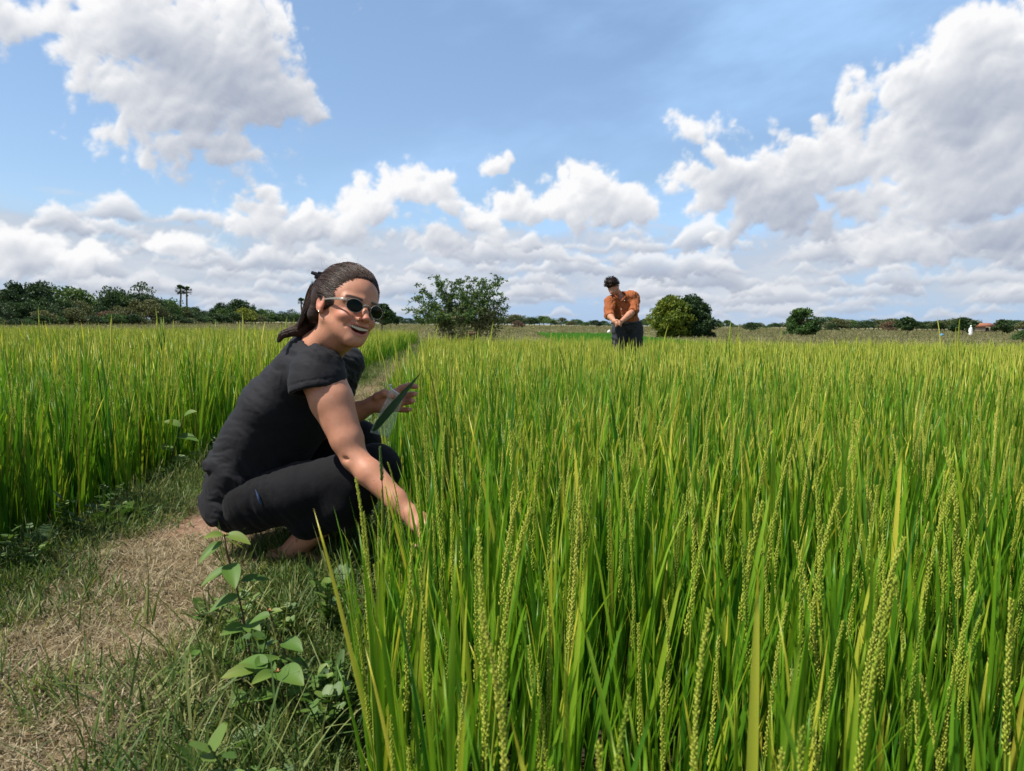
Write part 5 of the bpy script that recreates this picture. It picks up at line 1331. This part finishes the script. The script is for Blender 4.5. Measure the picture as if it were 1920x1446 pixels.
def scatter_bund(nm, coll, dens, f_density, y0, y1, sc, label, cat, kindseed):
    rr = np.random.default_rng(kindseed); n = int(dens*2.4*(y1-y0)); y = y0+(y1-y0)*rr.random(n); x = -.045*0+rr.uniform(0, 1, n)*(path_r(y)-path_l(y)+.50)+path_l(y)-.25
    u = (x-path_l(y))/(path_r(y)-path_l(y))
    k = (rr.random(n) < f_density(x, y, u)) & (np.abs(x) < .75*y+.6)
    if kindseed in (5, 6): k &= ~((x > -.75) & (x < -.36) & (y > 1.62) & (y < 2.5) & (rr.random(n) < .85))
    if kindseed in (5, 6): k &= ~((x > -.66) & (x < -.34) & (y > 1.0) & (y < 1.42) & (rr.random(n) < .75))
    x, y = x[k], y[k]; n = len(x); z = ground_z(x, y)
    rot = np.stack([rr.normal(0, .12, n), rr.normal(0, .12, n), rr.random(n)*6.283], -1); s = sc*rr.uniform(.6, 1.35, n)
    o = instancer(nm, np.stack([x, y, z], -1), rot, s, rr.integers(0, len(coll.objects), n), coll); tag(o, label, cat); return o
def bareness(x, y): return np.clip(np.exp(-(((x+.98)/.20)**2+((y-2.55)/.33)**2))*1.5, 0, 1)
def patch(x, y, sd, sc=2.6): return fbm(x*sc, y*sc, sd, 4)
def edge(u): return np.maximum(1-sstep(u, .06, .42), sstep(u, .58, .92))
scatter_bund('dry_grass', cS, 2300, lambda x, y, u: (1-edge(u)*.8)*(1-.96*bareness(x, y))*(.75+.5*patch(x, y, 3)), .9, 5, 1.25, 'matted dry straw-coloured grass covering the middle of the path', 'dry grass', 1)
scatter_bund('dry_grass', cS, 800, lambda x, y, u: (1-edge(u)*.4)*(.9+.5*patch(x, y, 3)), 5, 24, 1.5, 'dry straw-coloured grass on the farther stretch of the path', 'dry grass', 2)
scatter_bund('turf', cT, 2300, lambda x, y, u: np.clip(edge(u)*1.0-.08+.55*patch(x, y, 8), 0, 1)*(1-bareness(x, y)), .9, 5, 1.25, 'short green turf along both edges of the path', 'grass', 3)
scatter_bund('turf', cT, 300, lambda x, y, u: np.clip(edge(u)*.7+.0+.5*patch(x, y, 8), 0, 1), 5, 26, 1.7, 'green turf edging the farther stretch of the path', 'grass', 4)
scatter_bund('long_grass', cG, 360, lambda x, y, u: np.clip(sstep(u, .55, .9)*1.1+(1-sstep(u, -.05, .16))*.8, 0, 1)*(.6+1.2*patch(x, y, 21)), .85, 8, 1.0, 'longer arching grass at the foot of the rice on both sides', 'grass', 5)
scatter_bund('herbs', cW, 115, lambda x, y, u: np.clip(sstep(u, .66, .95)*1.0+(1-sstep(u, -.05, .22))*.7, 0, 1)*(.6+1.4*patch(x, y, 31)), .85, 9, 1.1, 'small-leaved herbs and feathery weeds along the path edges', 'weeds', 6)
# far fields
cF = variant_collection('rough_tufts', [tuft(12, .30, .020, .5, .6, M_far, .25, (.5, .25), 3) for k in range(6)])
rr = np.random.default_rng(8); n = 30000; yy = 15.6*(260/15.6)**(rr.random(n)**.8); xx = (rr.random(n)*2-1)*(yy*.80+2)
k = (((xx > -.14*yy-.6) & (yy > 16.2+.02*xx)) | (yy > 25.6)) & ~((xx > 1.9) & (xx < 8.6) & (yy > 22) & (yy < 60)); xx, yy = xx[k], yy[k]; n = len(xx)
sc_ = np.interp(yy, [15, 40, 260], [.42, .8, 2.6])*rr.uniform(.5, 1.3, n)*(1+.5*fbm(xx*.12, yy*.12, 44, 3))
zz = np.where(yy < 118, ground_z(xx, yy), -.06)
o = instancer('rough_field', np.stack([xx, yy, zz], -1), np.stack([xx*0, xx*0, rr.random(n)*6.28], -1), np.stack([sc_*1.6, sc_*1.6, sc_*.8], -1), rr.integers(0, 6, n), cF)
tag(o, 'pale grey-green rough growth of the fallow fields behind the rice', 'field growth')
cY = variant_collection('young_tufts', [tuft(14, .16, .012, .15, .2, M_young, .10, (.5, .2), 3) for k in range(4)])
n = 9000; yy = 22.5+37*rr.random(n); xx = 2.0+6.4*rr.random(n)
o = instancer('young_rice', np.stack([xx, yy, ground_z(xx, yy)], -1), np.stack([xx*0, xx*0, rr.random(n)*6.28], -1), rr.uniform(.8, 1.3, n)*1.2, rr.integers(0, 4, n), cY)
tag(o, 'strip of bright green young rice beyond the main paddy, left of the standing person', 'young rice')
# ---- saplings and leafy weeds that can be told apart
M_sap = leaf_mat('sapling_leaf', (.030, .080, .014), (.10, .19, .032), (.30, .30, .06), .35, .5, .05, .22)
M_stem, t, o = new_mat('purple_stem'); bsdf(t, o, (.10, .045, .03), .6, .3)
M_tip, t, o = new_mat('orange_leaf_tips'); bsdf(t, o, (.30, .15, .04), .6, .3)
def oval_leaf(base, d_, up_, L, wd, tint, droop=.4, fold=.18):
    d_ = d_/np.linalg.norm(d_); sd = np.cross(d_, up_); sd /= np.linalg.norm(sd)+1e-9; nn = np.cross(sd, d_); n = 11; V = []
    for i in range(n+1):
        s = i/n; w_ = wd*.5*max(.03, math.sin(math.pi*s**.78))**.72; c = base+d_*L*s-np.array([0, 0, 1])*droop*L*s*s
        V += [c-sd*w_+nn*w_*fold*2, c-sd*w_*.5+nn*w_*fold*.8, c, c+sd*w_*.5+nn*w_*fold*.8, c+sd*w_+nn*w_*fold*2]
    F = []
    for i in range(n):
        for j in range(4): a = i*5+j; F.append([a, a+1, a+6, a+5])
    g = Geo(); g.add(np.array(V), tri(F), tint+np.repeat(np.linspace(-.08, .08, n+1), 5)); return g
def leafy(name, label, cat, stem_px, Y, leaves, bud=True, stem_r=.0022):
    """a young woody plant: stem through photograph-derived points, each leaf a part; Y is its distance"""
    g = Geo(); P = [P_(px, py, Y+dy) for (px, py, dy) in stem_px]
    e = empty(name, tuple(P[0])); tag(e, label, cat)
    def put(nm, geo_, mat):
        o = link(nm, geo_.mesh(nm), mat); o.parent = e; o.matrix_parent_inverse = Matrix.Translation(-e.location); return o
    V, F = tube(P, np.linspace(stem_r, stem_r*.5, len(P)), 6); g.add(V, F, 0); put('stem', g, M_stem)
    for (bx, by, tx, ty, wd, tint, dY) in leaves:
        b0 = P_(bx, by, Y); tpn = P_(tx, ty, Y+dY); d_ = tpn-b0; L = np.linalg.norm(d_)
        g = oval_leaf(b0, d_+np.array([0, 0, .25*L]), V3((0, -.35, 1.0)), L, wd, tint, .25); put('leaf', g, M_sap)
    if bud:
        g = Geo()
        for k in range(4): V, F, q = blade(P[-1], k*1.7, .7, .010, .0045, .5, 4, .2); g.add(V, F, 0)
        put('bud', g, M_tip)
YS = 1.36
leafy('sapling', 'tall young sapling with orange bud in front of the crouching person\'s hip', 'sapling', [(474, 1285, 0), (468, 1220, 0), (455, 1150, .01), (438, 1080, 0), (425, 1030, 0), (421, 1006, 0)], YS,
      [(419, 1004, 380, 1010, .022, .62, -.02), (423, 1004, 468, 1021, .026, .60, -.01), (424, 1016, 452, 1028, .016, .70, .03), (418, 1016, 378, 1054, .024, .42, -.03),
       (430, 1058, 440, 1102, .034, .45, -.05), (431, 1066, 382, 1098, .026, .48, -.02), (452, 1090, 508, 1088, .024, .22, .02), (448, 1118, 396, 1148, .028, .38, -.02), (453, 1126, 466, 1128, .016, .6, .02),
       (460, 1178, 412, 1192, .034, .50, -.03), (462, 1174, 500, 1160, .022, .55, .02), (462, 1170, 486, 1195, .030, .55, -.03)])
YS = 1.22
leafy('sapling', 'second slender sapling close behind the tall one, its top leafless', 'sapling', [(552, 1290, 0), (540, 1240, 0), (522, 1190, 0), (505, 1148, 0)], YS+.05,
      [(506, 1150, 532, 1144, .014, .7, 0), (508, 1154, 470, 1170, .022, .5, 0), (530, 1205, 568, 1222, .032, .48, -.03), (545, 1248, 578, 1240, .024, .45, .02), (541, 1240, 518, 1236, .018, .5, 0)], True, .0018)
leafy('sapling', 'low bushy sapling with broad pale leaves nearest the bottom edge', 'sapling', [(560, 1400, 0), (545, 1360, 0), (532, 1310, 0), (520, 1262, 0)], YS,
      [(518, 1262, 470, 1284, .026, .62, -.04), (522, 1260, 570, 1286, .044, .56, -.04), (516, 1258, 476, 1262, .034, .52, .02), (500, 1252, 448, 1244, .036, .50, .03), (478, 1258, 414, 1272, .030, .68, -.02), (480, 1250, 524, 1232, .030, .52, .05),
       (534, 1300, 578, 1296, .034, .46, -.02), (528, 1302, 462, 1316, .028, .52, -.02), (462, 1300, 432, 1326, .034, .45, -.02), (540, 1340, 575, 1332, .030, .58, -.04), (546, 1348, 570, 1360, .028, .55, 0), (505, 1334, 490, 1362, .032, .6, -.03),
       (548, 1376, 502, 1380, .030, .55, -.02), (552, 1392, 590, 1398, .026, .5, -.02)])
leafy('weed', 'grey-leaved weed sprawling onto the dry grass left of the saplings', 'weed', [(345, 1300, 0), (330, 1270, 0), (318, 1250, 0)], 1.36, [(322, 1254, 300, 1270, .02, .25, 0), (330, 1262, 372, 1252, .022, .6, -.01), (300, 1290, 272, 1318, .026, .18, 0), (350, 1245, 382, 1214, .026, .35, 0), (262, 1330, 246, 1345, .02, .2, 0)], False)
leafy('weed', 'long-leaved weed at the left rice edge behind the crouching person\'s back', 'weed', [(300, 930, 0), (315, 880, 0), (330, 830, 0), (345, 780, 0)], 3.3,
      [(345, 782, 372, 770, .05, .6, 0), (338, 800, 300, 790, .05, .6, 0), (332, 820, 372, 828, .055, .5, 0), (325, 845, 285, 838, .05, .6, 0), (318, 865, 362, 862, .055, .6, 0), (310, 890, 268, 884, .06, .55, 0), (306, 905, 350, 910, .06, .55, 0)], False, .004)
leafy('weed', 'orange-tipped weed among the left rice, close to the path', 'weed', [(262, 880, 0), (260, 840, 0), (258, 800, 0)], 3.4,
      [(258, 802, 240, 806, .03, .9, 0), (259, 812, 274, 802, .03, .7, 0), (259, 822, 232, 832, .05, .55, 0), (260, 828, 292, 826, .045, .55, 0), (261, 846, 236, 860, .05, .6, 0), (262, 856, 290, 852, .05, .6, 0)], True, .004)
# a cut pale blade lying out from the left rice, and the wild grass head standing against the forearm
V, F, q = blade(P_(20, 1003, 2.35), .15, 1.35, .22, .014, .25, 8, .25); g = Geo(); g.add(V, F, .75)
tag(link('bent_leaf', g.mesh('bent_leaf'), M_leaf), 'long yellow-green rice leaf arching out over the path at far left', 'leaf')
g = Geo(); P = [P_(735, 1075, 1.62), P_(722, 985, 1.62), P_(716, 900, 1.62)]; V, F = tube(P, [.0020, .0016, .0010], 4); g.add(V, F, .2)
e = empty('wild_grass', tuple(P[0])); tag(e, 'single dark wild grass head standing up in front of the crouching person\'s forearm', 'grass')
o = link('stem', g.mesh('stem'), M_weed); o.parent = e; o.matrix_parent_inverse = Matrix.Translation(-e.location)
g = Geo(); head(g, P[2], 2.6, .05, .075, grains=150, gs=.0031, tint=.45, nod=.1); o = link('seed_head', g.mesh('seed_head'), M_weed); o.parent = e; o.matrix_parent_inverse = Matrix.Translation(-e.location)
